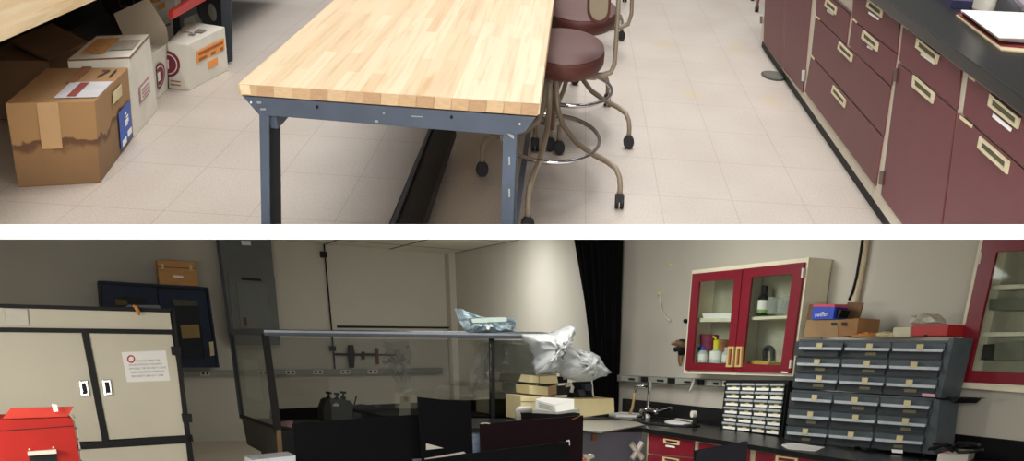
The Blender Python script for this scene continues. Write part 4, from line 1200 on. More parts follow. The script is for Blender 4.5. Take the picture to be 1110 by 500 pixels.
t, b = ibox('ivory_box', 'upper split ivory box at the top of the stack under the plastic bag', zq((100, 168), (150, 180), (150, 222), (82, 218)), 11.0, 0.3, M_ivbox, 'box', 'ivory boxes stacked on the long case')
obj('box_half', MB().ext(ats(zq((155, 178), (272, 170), (282, 222), (190, 228), (155, 222)), 1, 11.0), (0, 0.3, 0)), M_ivbox, t)
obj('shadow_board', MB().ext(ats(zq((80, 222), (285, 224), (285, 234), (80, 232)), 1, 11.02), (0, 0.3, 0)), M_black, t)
ms = thing('microscope', 'black microscope stand under the larger plastic bag beside the curtain', 'microscope')
obj('stage', MB().ext(ats(zq((275, 240), (370, 240), (368, 300), (278, 305)), 1, 11.3), (0, 0.1, 0)), M_app, ms)
obj('base', MB().ext(ats(zq((380, 300), (390, 285), (510, 285), (520, 322), (380, 325)), 1, 11.2), (0, 0.15, 0)), M_black, ms)
obj('arm', MB().ext(ats(zq((388, 215), (505, 210), (512, 290), (385, 290)), 1, 11.36), (0, 0.05, 0)), M_black, ms)
obj('white_cable', MB().tube(ats(zq((330, 238), (365, 232), (378, 250), (370, 285)), 1, 11.15), 0.022, 8), M_carton, ms)
obj('focus_knob', MB().lathe([(0.04, 0), (0.04, -0.06)], at(*zq((430, 290))[0], 1, 11.2), 14, axis=1), M_slate_dk, ms)
obj('side_block', MB().ext(ats(zq((462, 230), (512, 232), (512, 275), (465, 272)), 1, 11.15), (0, 0.1, 0)), M_slate_dk, ms)
obj('eyepiece_block', MB().ext(ats(zq((285, 178), (345, 180), (345, 220), (290, 224)), 1, 11.1), (0, 0.1, 0)), M_black, ms)
for q in (((318, 183), (334, 184), (334, 196), (318, 197)),):
    obj('lens_face', MB().ext(ats(zq(*q), 1, 11.09), (0, 0.01, 0)), M_carton, ms)
crumple('plastic_bag', zs_((304, 152), (370, 150), (430, 148), (470, 128), (500, 114), (498, 150), (480, 190), (445, 195), (450, 250), (440, 295), (400, 302), (362, 308), (358, 290), (372, 250), (345, 205)), 10.75, 0.55, M_film, 5,
        label='clear plastic bag flared at the top over the left microscope, touching the enclosure', cat='plastic bag', group='plastic dust bags over the microscopes', amp=0.024, smooth=True)
crumple('plastic_bag', zs_((445, 190), (480, 194), (540, 212), (580, 222), (615, 250), (640, 308), (600, 322), (575, 334), (520, 336), (470, 322), (448, 296), (440, 240)), 10.9, 0.6, M_film, 8,
        label='clear plastic bag draped over the right microscope in front of the black curtain', cat='plastic bag', group='plastic dust bags over the microscopes', amp=0.024, smooth=True)

# ---- curtain
def curtain():
    bm = bmesh.new()
    nx, nz_ = 60, 14
    X = XW - 0.10
    L0, R0 = at(620, 250, 0, X), at(675.5, 250, 0, X)
    L0.z = R0.z = ZCEIL - 0.01
    L1, R1 = at(638.5, 372, 0, X), at(670.8, 372, 0, X)
    L2, R2 = at(646, 452, 0, X), at(667.5, 452, 0, X)
    rows_ = []
    for j in range(nz_ + 1):
        v = j / nz_
        if v < .6: a, b_ = L0.lerp(L1, v / .6), R0.lerp(R1, v / .6)
        else: a, b_ = L1.lerp(L2, (v - .6) / .4), R1.lerp(R2, (v - .6) / .4)
        row = []
        for i in range(nx + 1):
            u = i / nx
            p = a.lerp(b_, u)
            p.x += 0.05 * math.sin(u * 42 + v * 1.5) + 0.02 * math.sin(u * 17)
            row.append(p)
        rows_.append(row)
    F_ = [[bm.verts.new(p) for p in r] for r in rows_]
    B_ = [[bm.verts.new(p + Vector((0.012, 0, 0))) for p in r] for r in rows_]
    for j in range(nz_):
        for i in range(nx):
            bm.faces.new((F_[j][i], F_[j][i + 1], F_[j + 1][i + 1], F_[j + 1][i]))
            bm.faces.new((B_[j][i], B_[j + 1][i], B_[j + 1][i + 1], B_[j][i + 1]))
    for j in range(nz_):
        bm.faces.new((F_[j][0], F_[j + 1][0], B_[j + 1][0], B_[j][0]))
        bm.faces.new((F_[j][nx], B_[j][nx], B_[j + 1][nx], F_[j + 1][nx]))
    for i in range(nx):
        bm.faces.new((F_[0][i], B_[0][i], B_[0][i + 1], F_[0][i + 1]))
        bm.faces.new((F_[nz_][i], F_[nz_][i + 1], B_[nz_][i + 1], B_[nz_][i]))
    return bm
obj('blackout_curtain', curtain(), M_curtain, label='long black blackout curtain hanging against the right wall', cat='curtain')

# ---- dark boards in the foreground
M_board = mat('black_board', (9, 10, 15), 0.85, spec=0.15, var=0.08, scale=3)
M_mboard = mat('dark_maroon_board', (27, 12, 17), 0.85, spec=0.15, var=0.08, scale=3)
def board(label, px, y, m, x_ext=0.0):
    t = thing('display_board', label, 'board', 'dark boards standing before the enclosure')
    p = ats(px, 1, y)
    lo = [v.copy() for v in p if False]
    pts = list(p)
    # carry the last two corners down to the floor
    pts[-1] = Vector((pts[-1].x, pts[-1].y, 0)); pts[-2] = Vector((pts[-2].x, pts[-2].y, 0))
    b = obj('board_panel', MB().ext(pts, (0, 0.03, 0)), m, t, bevel=0.003)
    return t, p
tA, pA = board('wide black board in front of the enclosure, at the left of the group', [(317, 460), (378, 455), (461, 449), (475, 510), (322, 510)], 7.6, M_board)
obj('edge_clip', MB().ext(ats([(447, 498), (462, 497), (462, 500), (448, 500)], 1, 7.59), (0, 0.005, 0)), M_grey_ink, tA)
tB, pB = board('tall upright black board, the highest of the dark boards', [(453, 430.5), (480, 433.5), (511, 434.5), (513, 505), (461, 505)], 7.4, M_board)
obj('white_gap', MB().ext(ats([(462, 481), (481, 486), (462, 488)], 1, 7.39), (0, 0.004, 0)), M_carton, tB)
tC, pC = board('dark maroon board to the right of the tall black one', [(521, 460), (560, 456.5), (632.5, 450.5), (631, 510), (522, 510)], 7.3, M_mboard)
obj('clip', MB().ext(ats([(614, 478), (617.5, 477), (618, 483), (615, 483.5)], 1, 7.28), (0, 0.01, 0)), M_paper, tC)
obj('worn_corner', MB().tube(ats([(620, 455), (629, 451)], 1, 7.29), 0.005, 6), mat('dull_brass', (132, 104, 70), 0.4), tC)
obj('scratch', MB().tube(ats([(521, 459.5), (526, 458.8), (531, 459.4)], 1, 7.29), 0.004, 6), M_carton, tC)
tD, pD = board('lowest black board slanting up to the right across the bottom edge', [(460, 499), (540, 488), (617, 479), (619, 510), (462, 510)], 7.0, M_board)
tE, pE = board('black board edge rising before the maroon drawers, apart from the others', [(755, 489), (780, 484.5), (811, 479), (812, 510), (757, 510)], 4.9, mat('charcoal_board', (20, 20, 25), 0.85, spec=0.15))
obj('picture_card', MB().ext(ats([(511, 471), (521, 471), (521, 490.5), (512, 491)], 1, 7.425), (0, 0.01, 0)), mat('pale_blue_print', (128, 144, 168), 0.6, var=0.3, scale=25), label='small bluish picture card between the tall board and the maroon board', cat='card')
obj('white_strip', MB().ext(ats([(461, 497.5), (503, 490), (505, 491.5), (462, 500)], 1, 7.2), (0, 0.02, 0)), M_carton, label='narrow white strip along the foot of the tall black board', cat='strip')
obj('white_tabletop', MB().ext(ats([(273, 499), (320.5, 494), (321, 520), (270, 520)], 1, 7.5), (0, 0.3, 0)), mat('pale_white_top', (190, 196, 204), 0.5), label='white panel corner at the bottom edge left of the black boards', cat='panel')

# ---- right wall base units
XCW = XC
ct = obj('counter', MB().box((XC, 3.4, ZB - 0.045), (XW - 0.03, YPN + 2.4, ZB)), M_worktop, label='long black counter along the right wall with the sink set in it', cat='worktop', bevel=0.004)
obj('splashback', MB().box((XW - 0.07, 3.4, ZB + 0.001), (XW - 0.012, at(675, 445, 0, XW - 0.06).y, ZB + 0.17)), M_black, label='low black splashback along the right wall behind the counter', cat='splashback')
XD = XC + 0.05
zc_ = zf(650, 400, 5.0)
def red_unit(label, y0, y1):
    t = thing('base_cabinet', label, 'cabinet', 'crimson base cabinets under the right counter')
    obj('carcass', MB().box((XD, y0, 0), (XW - 0.05, y1, ZB - 0.046)), M_beige, t)
    return t
def rfront(t, px, handle=None, card=None):
    o = obj('drawer', MB().ext(ats(px, 0, XD - 0.001), (-0.02, 0, 0)), M_red, t, bevel=0.002)
    if handle:
        h = ats(handle, 0, XD - 0.025)
        cen = sum(h, Vector()) / 4
        inn = [cen + Vector((0, (p.y - cen.y) * .78, (p.z - cen.z) * .5)) for p in h]
        obj('handle', MB().ring(h, inn, (-0.01, 0, 0)), M_ivbox, o)
    if card:
        obj('label_card', MB().ext(ats(card, 0, XD - 0.024), (-0.002, 0, 0)), M_paper, o)
yb = [at(x, 485, 0, XD).y for x in (701, 757, 816, 872)]
u1 = red_unit('crimson drawer cabinet under the counter beside the peninsula', yb[1] + .01, yb[0])
rfront(u1, zc_((275, 352), (518, 392), (512, 480), (270, 458)), zc_((350, 378), (435, 390), (434, 415), (350, 402)), zc_((358, 412), (408, 420), (408, 430), (358, 422)))
rfront(u1, zc_((268, 464), (510, 486), (505, 560), (262, 560)), zc_((345, 476), (432, 490), (432, 515), (345, 505)))
u2 = red_unit('crimson drawer cabinet under the counter, half hidden by the charcoal board', yb[2] + .01, yb[1] - .01)
rfront(u2, [(759.5, 480), (813.5, 488), (811.5, 520), (757, 520)])
u3 = red_unit('crimson drawer cabinet under the counter below the grey drawer units', 3.6, yb[2] - .01)
rfront(u3, [(821, 489.5), (905, 502), (903, 530), (818, 530)], [(842, 494), (865, 497), (865, 503), (841, 501)])
# ---- sink and tap
snk = thing('sink', 'oval black sink basin set into the counter corner', 'sink')
sc_ = at(706, 456, 2, ZB)
sc_.x = min(sc_.x, 6.2)
rim_ = [(sc_.x + 0.38 * math.cos(a), sc_.y + 1.15 * math.sin(a), ZB + 0.006) for a in [2 * math.pi * k / 40 for k in range(40)]]
obj('rim', MB().tube(rim_, 0.018, 8, True), M_black, snk)
obj('basin', MB().lathe([(0.30, -0.0), (0.41, 0.004)], (sc_.x, sc_.y, ZB + 0.001), 36, 1, 2.7), mat('wet_black', (8, 8, 9), 0.15), snk)
fx = at(704, 450, 2, ZB)
XT = 6.45
fa = thing('faucet', 'tall chrome swan-neck laboratory faucet with an amber hose at the sink', 'faucet')
tube = lambda pts: ats(zc_(*pts), 0, XT)
obj('spout', MB().tube(tube(((258, 262), (262, 225), (266, 150), (270, 100), (274, 82))), [0.03, 0.022, 0.02, 0.02, 0.024], 10), M_chrome, fa, smooth=True)
obj('spout_arm', MB().tube(tube(((274, 92), (240, 96), (205, 96), (192, 104), (189, 128))), 0.018, 10), M_chrome, fa, smooth=True)
obj('spout_head', MB().tube(tube(((273, 72), (273, 105))), [0.03, 0.034], 10), M_chrome, fa)
obj('valve_body', MB().tube(tube(((222, 236), (262, 228), (312, 236))), [0.02, 0.05, 0.02], 10), M_chrome, fa, smooth=True)
obj('base', MB().tube(tube(((256, 232), (256, 268))), [0.055, 0.06], 12), M_chrome, fa)
obj('lever', MB().tube(tube(((300, 236), (340, 228), (388, 212))), [0.02, 0.022, 0.018], 8), M_chrome, fa)
obj('lever', MB().tube(tube(((245, 252), (180, 268), (150, 280), (132, 298))), [0.018, 0.02, 0.02, 0.014], 8), M_chrome, fa)
for hx_ in (222, 306):
    obj('tap_handle', MB().tube(tube(((hx_, 218), (hx_ + 2, 245))), 0.02, 8), M_chrome, fa)
obj('amber_hose', MB().tube(tube(((189, 128), (185, 170), (178, 210), (163, 248))), 0.018, 8), mat('amber_rubber', (190, 160, 110), 0.5), fa, smooth=True)
# small items at the sink
gt = thing('gas_tap', 'small dark gas tap with a pale knob on the counter near the splashback', 'tap')
obj('tap_body', MB().tube(ats(zc_((518, 300), (516, 262), (506, 252)), 0, 6.2), 0.03, 8), M_black, gt)
obj('knob', MB().lathe([(0.035, 0), (0.035, -0.05)], at(*zc_((520, 246))[0], 0, 6.15), 12, axis=0), M_carton, gt)
def sheet(name, label, px, h=0.012, m=None, cat='paper'):
    return obj(name, MB().ext(ats(px, 2, ZB + 0.002), (0, 0, h)), m or M_paper, label=label, cat=cat)
sheet('paper_towel', 'crumpled white paper towel on the counter right of the sink', zc_((352, 290), (430, 270), (510, 274), (520, 298), (450, 308), (380, 300)), 0.012)
sheet('paper_sheet', 'white sheet of paper on the edge of the counter before the grey drawers', zf(770, 400, 5)((385, 415), (440, 404), (620, 428), (575, 447), (420, 436)), 0.006)
sheet('paper_towel', 'white cloth at the back edge of the peninsula left of the sink', zc_((50, 252), (120, 242), (230, 250), (215, 262), (90, 260)), 0.02)
wbq = zf(960, 410, 5.553)
wb_ = thing('white_device', 'flat white device with tangled black cables at the right end of the counter', 'device')
wd_ = ats(wbq((315, 455), (500, 460), (572, 432), (430, 425)), 2, ZB + 0.07)
for v in wd_: v.x = min(v.x, XW - 0.1)
obj('case', MB().ext(wd_, (0, 0, -0.068)), M_carton, wb_, bevel=0.006)
for k in range(3):
    rng = random.Random(20 + k)
    pts = [at(*wbq((270 + 60 * i + rng.uniform(-18, 18), 430 + rng.uniform(-42, 20)))[0], 0, 5.9 + rng.uniform(-.1, .1)) for i in range(6)]
    obj('cable', MB().tube(pts, 0.011, 6), M_black, wb_)
obj('red_mark', MB().ext(ats(wbq((335, 432), (385, 426), (388, 440), (340, 446)), 2, ZB + 0.066), (0, 0, 0.003)), mat('red_ink', (196, 60, 66), 0.7), wb_)
bk_ = thing('cable_tangle', 'black cables lying on the counter in front of the grey drawers', 'cable')
for k in range(3):
    rng = random.Random(40 + k)
    pts = [at(925 + 16 * i + rng.uniform(-3, 3), 484 + i * 1.4 + rng.uniform(-3, 3), 2, ZB + 0.015) for i in range(6)]
    obj('cable', MB().tube(pts, 0.012, 6), M_black, bk_)

# ---- little 24-drawer cabinet
zs5 = zf(770, 400, 5.0)
XS = 6.45
sd = thing('small_parts_cabinet', 'black small-parts cabinet of twenty-four pale drawers on the counter', 'drawer cabinet')
so = ats(zs5((84, 60), (424, 62), (388, 375), (50, 340)), 0, XS + 0.01)
obj('case', MB().ext(so, (0.35, 0, 0)), M_black, sd)
sq = zs5((92, 76), (410, 78), (375, 362), (64, 326))
M_tray = mat('clear_drawer', (168, 176, 178), 0.4, var=0.08, scale=30)
for r in range(6):
    for c in range(4):
        g_ = 0.012
        cell = sub(sq, c / 4 + g_, r / 6 + 0.01, (c + 1) / 4 - g_, (r + 1) / 6 - 0.012)
        d_ = obj('drawer', MB().ext(ats(sub(cell, 0, 0, 1, 0.97), 0, XS), (-0.01, 0, 0)), mat('olive_drawer', (84, 86, 70), 0.6), sd)
        obj('drawer_top', MB().ext(ats(sub(cell, 0, 0, 1, 0.30), 0, XS - 0.011), (-0.02, 0, 0)), M_tray, d_)
        obj('label_card', MB().ext(ats(sub(cell, .05, .62, .95, .97), 0, XS - 0.011), (-0.006, 0, 0)), M_paper, d_)
        obj('yellow_contents', MB().ext(ats(sub(cell, .38, .42, .68, .62), 0, XS - 0.011), (-0.003, 0, 0)), mat('yellow_tag', (206, 184, 90), 0.7), d_)

# ---- grey drawer units
zd = zf(850, 340, 3.125)
XG = 6.33
def drawers(label, Q, side_px, n, rows_, seed, cat_px):
    t = thing('steel_drawer_unit', label, 'drawer unit', 'stacked grey steel drawer units')
    q3 = ats(Q, 0, XG)
    obj('case', MB().ext([p + Vector((0.012, 0, 0)) for p in q3], (0.20, 0, 0)), M_gun, t)
    sp3 = ats(side_px, 0, XG + 0.0)
    obj('side_panel', MB().ext(sp3, (0.21, 0, 0)), M_gun, t)
    rng = random.Random(seed)
    us = cat_px
    for r in range(rows_):
        for c in range(3):
            v0, v1 = 0.03 + r * 0.97 / rows_, 0.03 + (r + 1) * 0.97 / rows_ - 0.01
            cell = sub(Q, us[c] + .006, v0, us[c + 1] - .006, v1)
            out = 0.03 if (seed == 1 and r == 0 and c == 0) else 0.0
            d = obj('drawer', MB().ext(ats(sub(cell, 0, 0.03, 1, 0.97), 0, XG + 0.01), (-0.02 - out, 0, 0)), M_gun_dk, t)
            A_, B_ = ats(sub(cell, 0, 0.0, 1, 0.05), 0, XG - 0.012 - out), None
            # curved pull lip: upper ledge and forward lip
            a0 = ats(sub(cell, 0, 0.06, 1, 0.40), 0, XG - 0.010 - out)
            a1 = ats(sub(cell, 0.01, 0.38, 0.97, 0.55), 0, XG - 0.055 - out)
            obj('drawer_top', MB().ext(a0, (-0.004, 0, 0)), M_gun, d)
            obj('pull_lip', MB().hexa([a0[3], a0[2], a1[1], a1[0]], [a0[3] + Vector((0, 0, -.012)), a0[2] + Vector((0, 0, -.012)), a1[2], a1[3]]), M_lip, d)
            w0 = rng.uniform(.38, .5)
            lc = sub(cell, w0, .12, w0 + .13, .46)
            obj('label_card', MB().ext(ats(lc, 0, XG - 0.058 - out), (-0.003, 0, 0)), M_tape, d)
            if rng.random() < 0.75:
                w1 = w0 + rng.uniform(-.05, .06)
                lc = sub(cell, w1, .66, w1 + rng.uniform(.18, .3), .84)
                obj('lettered_strip', MB().ext(ats(lc, 0, XG - 0.012 - out), (-0.003, 0, 0)), mat('dull_strip', (120, 114, 88), 0.8), d)
    return t
QU = zd((50, 88), (560, 92), (520, 284), (30, 254))
QL = zd((24, 258), (512, 288), (474, 474), (2, 436))
dU = drawers('upper grey steel unit of nine drawers, stacked on another beside the red wall cabinet', QU, zd((558, 84), (576, 82), (530, 286), (510, 284)), 3, 3, 1, (0, .305, .625, .985))
obj('pink_sticker', MB().ext(ats(zd((468, 270), (512, 273), (511, 284), (467, 281)), 0, XG - 0.02), (-0.003, 0, 0)), mat('pink_sticker', (206, 160, 172), 0.7), dU)
dL = drawers('lower grey steel unit of nine drawers standing on the black counter', QL, zd((510, 288), (528, 294), (508, 478), (472, 474)), 3, 3, 2, (0, .300, .625, .985))
obj('white_tag', MB().ext(ats(zd((365, 460), (402, 463), (402, 474), (366, 471)), 0, XG - 0.02), (-0.003, 0, 0)), M_paper, dL)
# black shelf bracket beside it
obj('shelf_bracket', MB().ext(ats(zf(960, 410, 5.553)((330, 112), (470, 118), (440, 125), (410, 150), (385, 128), (335, 122)), 0, XG + 0.05), (0.25, 0, 0)), M_black, label='small black bracket sticking out right of the grey drawer units', cat='bracket')

# things on top of the drawer unit
zt5 = zf(860, 260, 4.167)
XO = 6.4
cb1 = thing('cardboard_box', 'open brown cardboard box on top of the grey drawers, one flap raised', 'box')
obj('carton_body', MB().ext(ats(zt5((60, 362), (205, 362), (200, 440), (45, 440)), 0, XO), (0.02, 0, 0)), M_card, cb1, bevel=0.003)
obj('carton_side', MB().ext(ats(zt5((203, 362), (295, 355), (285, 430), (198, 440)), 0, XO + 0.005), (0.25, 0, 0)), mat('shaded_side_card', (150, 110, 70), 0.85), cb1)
obj('flap', MB().ext(ats(zt5((246, 282), (315, 286), (295, 358), (218, 358)), 0, XO + 0.2), (0.012, 0, 0)), M_card_dk, cb1)
obj('flap', MB().ext(ats(zt5((72, 292), (246, 292), (220, 362), (60, 362)), 0, XO + 0.26), (0.012, 0, 0)), M_card_dk, cb1)
for q in (((172, 374), (198, 374), (197, 388), (171, 388)), ((218, 374), (242, 373), (241, 388), (217, 389))):
    obj('printed_mark', MB().ext(ats(zt5(*q), 0, XO - 0.003), (-0.002, 0, 0)), M_ink, cb1)
bb = thing('blue_carton', 'blue carton with white lettering and a pink top inside the open cardboard box', 'carton')
obj('carton_body', MB().ext(ats(zt5((90, 300), (188, 300), (178, 358), (80, 360)), 0, XO - 0.02), (0.15, 0, 0)), mat('bright_blue_card', (28, 70, 190), 0.5), bb)
obj('carton_top', MB().ext(ats(zt5((92, 290), (185, 292), (188, 304), (88, 303)), 0, XO - 0.025), (0.15, 0, 0)), mat('pink_card', (206, 70, 96), 0.5), bb)
words('swiffer', ats(zt5((98, 330), (158, 322), (156, 345), (96, 350)), 0, XO - 0.03), M_paper, bb, 'lettering', 0.0)
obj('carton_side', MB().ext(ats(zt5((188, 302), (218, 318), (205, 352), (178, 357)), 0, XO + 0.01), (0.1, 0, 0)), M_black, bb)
og = crumple
def xcrumple(name, outline, X, dep, m, seed, parent=None, amp=0.01, **kw):
    rng = random.Random(seed)
    pts = ats(outline, 0, X)
    a = []
    for i in range(len(pts)):
        for k in (0, .5):
            a.append(pts[i].lerp(pts[(i + 1) % len(pts)], k))
    c = sum(a, Vector()) / len(a)
    bm = bmesh.new()
    mid = [bm.verts.new(p) for p in a]
    for s_ in (-1, 1):
        r1 = [bm.verts.new(c + (p - c) * .72 + Vector((s_ * dep * .4 + rng.uniform(-amp, amp), rng.uniform(-amp, amp), rng.uniform(-amp, amp)))) for p in a]
        r2_ = [bm.verts.new(c + (p - c) * .35 + Vector((s_ * dep * .5 + rng.uniform(-amp, amp), 0, rng.uniform(-amp, amp)))) for p in a]
        tv = bm.verts.new(c + Vector((s_ * dep * .52, 0, 0)))
        n = len(a)
        for i in range(n):
            j = (i + 1) % n
            bm.faces.new((mid[i], mid[j], r1[j], r1[i]))
            bm.faces.new((r1[i], r1[j], r2_[j], r2_[i]))
            bm.faces.new((r2_[i], r2_[j], tv))
    return obj(name, bm, m, parent, **kw)
xcrumple('orange_glove', zt5((262, 438), (300, 428), (335, 418), (375, 420), (382, 436), (330, 442)), XO, 0.15, mat('orange_cloth', (196, 128, 58), 0.8), 1, label='orange crumpled glove lying on the grey drawer unit', cat='glove')
xcrumple('cream_cloth', zt5((384, 436), (390, 420), (430, 414), (448, 420), (444, 440)), XO, 0.12, M_tape, 2, label='cream folded cloth on the grey drawers between glove and bowl', cat='cloth')
obj('cream_tub', MB().ext(ats(zt5((450, 396), (528, 392), (524, 440), (444, 440)), 0, XO), (0.2, 0, 0)), mat('sage_cream', (196, 194, 166), 0.6), label='pale cream tub on the grey drawers left of the red bin', cat='tub', bevel=0.01)
rbn = thing('red_bin', 'red plastic parts bin on top of the grey drawer unit', 'bin')
rq = ats(zt5((536, 384), (702, 382), (692, 436), (530, 436)), 0, XO)
obj('bin_body', MB().ext(rq, (0.22, 0, 0)), mat('red_plastic', (176, 34, 28), 0.4), rbn, bevel=0.006)
obj('handle_notch', MB().ext(ats(zt5((590, 430), (606, 428), (606, 437), (590, 437)), 0, XO - 0.003), (-0.002, 0, 0)), M_black, rbn)
xcrumple('white_packet', zt5((540, 382), (545, 345), (590, 338), (655, 336), (690, 382)), XO + 0.08, 0.2, M_film2 if False else mat('pale_wrap', (200, 194, 180), 0.5, var=0.15, scale=30), 4, label='pale wrapped packets piled inside the red bin', cat='packet', amp=0.02)

# ---- pipe and cable on the wall
pc = thing('wall_pipe', 'cream vertical pipe with a dark cable running down the right wall', 'pipe')
obj('pipe', MB().tube(ats(zt5((333, -40), (316, 90), (278, 290), (270, 330)), 0, XW - 0.04), 0.032, 12), mat('cream_pipe', (214, 200, 168), 0.5), pc, smooth=True)
obj('cable', MB().tube(ats(zt5((318, -40), (302, 70), (285, 170), (268, 235), (252, 272)), 0, XW - 0.08), 0.013, 8), M_black, pc, smooth=True)
# string hooks
hk = thing('wall_string', 'short white string hanging from a small hook on the right wall', 'string')
z7 = zf(620, 260, 3.125)
obj('hook', MB().lathe([(0.03, 0), (0.022, -0.05)], at(*z7((300, 182))[0], 0, XW), 12, axis=0), M_tape, hk)
obj('string', MB().tube(ats(z7((298, 185), (298, 210), (306, 240), (320, 265), (332, 275)), 0, XW - 0.03), 0.010, 6), M_carton, hk, smooth=True)
obj('wall_hook', MB().lathe([(0.022, 0), (0.018, -0.04)], at(*z7((334, 84))[0], 0, XW), 12, axis=0), M_tape, label='tiny bare hook high on the right wall above the string', cat='hook')
# white hose from the raceway
obj('white_cable', MB().tube(ats(zf(620, 380, 4.167)((552, 128), (548, 150), (536, 175), (530, 190)), 0, XW - 0.15), 0.014, 6), M_carton, label='short white flex hanging from the right raceway', cat='cable', smooth=True)
# gas valve by the cabinet
gv = thing('gas_valve', 'dark gas valve cluster with brass parts left of the red wall cabinet', 'valve')
z8 = zf(620, 260, 3.125)
obj('valve_body', MB().tube(ats(z8((372, 338), (372, 380), (368, 395)), 0, XW - 0.12), [0.035, 0.05, 0.03], 10), M_black, gv)
obj('valve_arm', MB().tube(ats(z8((340, 352), (356, 350), (376, 356)), 0, XW - 0.15), [0.02, 0.035, 0.03], 8), mat('dull_brass', (132, 104, 70), 0.4, metal=0.5), gv)
obj('valve_arm', MB().tube(ats(z8((350, 372), (362, 368), (374, 370)), 0, XW - 0.15), 0.03, 8), M_black, gv)
obj('outlet_nozzle', MB().tube(ats(z8((368, 392), (367, 412), (368, 428)), 0, XW - 0.14), [0.035, 0.03, 0.015], 8), mat('dull_brass', (132, 104, 70), 0.4, metal=0.5), gv)
obj('bolt', MB().lathe([(0.025, 0), (0.02, -0.04)], at(*z8((389, 276))[0], 0, XW), 10, axis=0), M_black, gv)

# ---- red glazed wall cabinets
zw_ = zf(730, 270, 3.571)
XK = 6.6
def wall_cab(t, Q, side_dir, inset, dep=XW - XK):
    q = ats(Q, 0, XK)
    v = Vector((dep, 0, 0))
    n = len(q)
    inn = [Vector(bil(q, a, b)) for a, b in ((.03, .035), (.97, .035), (.97, .955), (.03, .955))]
    obj('case', MB().ring(q, inn, v), mat('putty_case', (224, 217, 192), 0.5, var=0.03), t)
    obj('back_panel', MB().ext([p + Vector((dep - 0.02, 0, 0)) for p in q], (0.015, 0, 0)), mat('putty_inside', (172, 170, 150), 0.6), t)
    return q
wc1 = thing('wall_cabinet', 'cream wall cabinet with two crimson glass doors above the sink counter', 'cabinet', 'glazed crimson wall cabinets')
Q1 = zw_((72, 83), (525, 33), (463, 494), (38, 482))
q1 = wall_cab(wc1, Q1, 1, 0)
def gdoor(t, outer, inner, handle=None):
    o = ats(outer, 0, XK - 0.004); i = ats(inner, 0, XK - 0.004)
    d = obj('door', MB().ring(o, i, (-0.025, 0, 0)), M_red, t, bevel=0.002)
    obj('pane', MB().ext([p + Vector((-0.012, 0, 0)) for p in i], (-0.004, 0, 0)), G_cab, d)
    if handle:
        h = ats(handle, 0, XK - 0.03)
        cen = sum(h, Vector()) / 4
        inn = [cen + Vector((0, (p.y - cen.y) * .45, (p.z - cen.z) * .8)) for p in h]
        obj('handle', MB().ring(h, inn, (-0.02, 0, 0)), mat('brass_cream_pull', (196, 168, 110), 0.4), d)
    return d
gdoor(wc1, zw_((80, 97), (274, 78), (238, 474), (52, 469)), zw_((106, 128), (243, 116), (213, 446), (80, 441)), zw_((216, 378), (240, 378), (234, 458), (208, 458)))
gdoor(wc1, zw_((278, 77), (513, 52), (458, 482), (241, 475)), zw_((310, 110), (468, 97), (423, 453), (275, 444)), zw_((248, 378), (271, 378), (266, 458), (242, 458)))
def shelf(t, px, X0, dep=0.23):
    p = ats(px, 0, X0)
    z = p[0].z
    return obj('shelf', MB().ext(p, (dep, 0, 0)), mat('shelf_white', (222, 218, 196), 0.6), t)
shelf(wc1, zw_((70, 268), (240, 268), (240, 281), (70, 283)), XK + 0.04)
shelf(wc1, zw_((285, 264), (470, 257), (470, 268), (285, 276)), XK + 0.04)
obj('divider', MB().ext(ats(zw_((262, 90), (270, 90), (240, 470), (232, 470)), 0, XK + 0.01), (0.25, 0, 0)), mat('putty_inside', (172, 170, 150), 0.6), wc1)
for q in (((505, 75), (511, 75), (507, 112), (501, 112)), ((458, 430), (463, 430), (459, 462), (454, 462))):
    obj('hinge', MB().ext(ats(zw_(*q), 0, XK - 0.01), (-0.025, 0, 0)), M_carton, wc1)
obj('maker_plate', MB().ext(ats(zw_((418, 474), (442, 476), (442, 482), (418, 480)), 0, XK - 0.03), (-0.003, 0, 0)), M_paper, wc1)
# contents
def bottle(label, x, y0, y1, r, m, capm, X, cap=.25, grp='bottles in the left door of the wall cabinet', name='bottle'):
    p0, p1 = at(*zw_((x, y1))[0], 0, X), at(*zw_((x, y0))[0], 0, X)
    h = p1.z - p0.z
    t = thing(name, label, 'bottle', grp)
    obj('bottle_body', MB().lathe([(r, 0), (r, h * (1 - cap) * .8), (r * .45, h * (1 - cap))], p0, 18), m, t)
    obj('cap', MB().lathe([(r * .5, h * (1 - cap)), (r * .55, h * .97), (r * .3, h)], p0, 14), capm, t)
    obj('label_band', MB().lathe([(r * 1.02, h * .15), (r * 1.02, h * .5)], p0, 18), M_paper, t)
    return t
M_pale = mat('milky_plastic', (196, 204, 208), 0.4)
M_bluec = mat('blue_cap', (48, 76, 160), 0.5)
M_yel = mat('yellow_plastic', (222, 208, 40), 0.5)
bottle('milky bottle with a blue cap, leftmost behind the left glass door', 95, 378, 437, 0.045, M_pale, M_bluec, XK + 0.15)
bottle('wider milky bottle with a blue cap, second behind the left glass door', 113, 376, 439, 0.065, M_pale, M_bluec, XK + 0.12)
tb_ = bottle('milky wash bottle with a bright yellow spout cap behind the left door', 163, 352, 441, 0.075, M_pale, M_yel, XK + 0.12, .42)
pz = at(*zw_((163, 352))[0], 0, XK + 0.12)
obj('spout', MB().tube([pz, pz + Vector((0, 0, 0.02)), pz + Vector((0, 0.05, 0.03))], 0.012, 8), M_yel, tb_)
bottle('milky bottle with a pale cap beside the handle behind the left door', 203, 380, 441, 0.05, M_pale, M_pale, XK + 0.15)
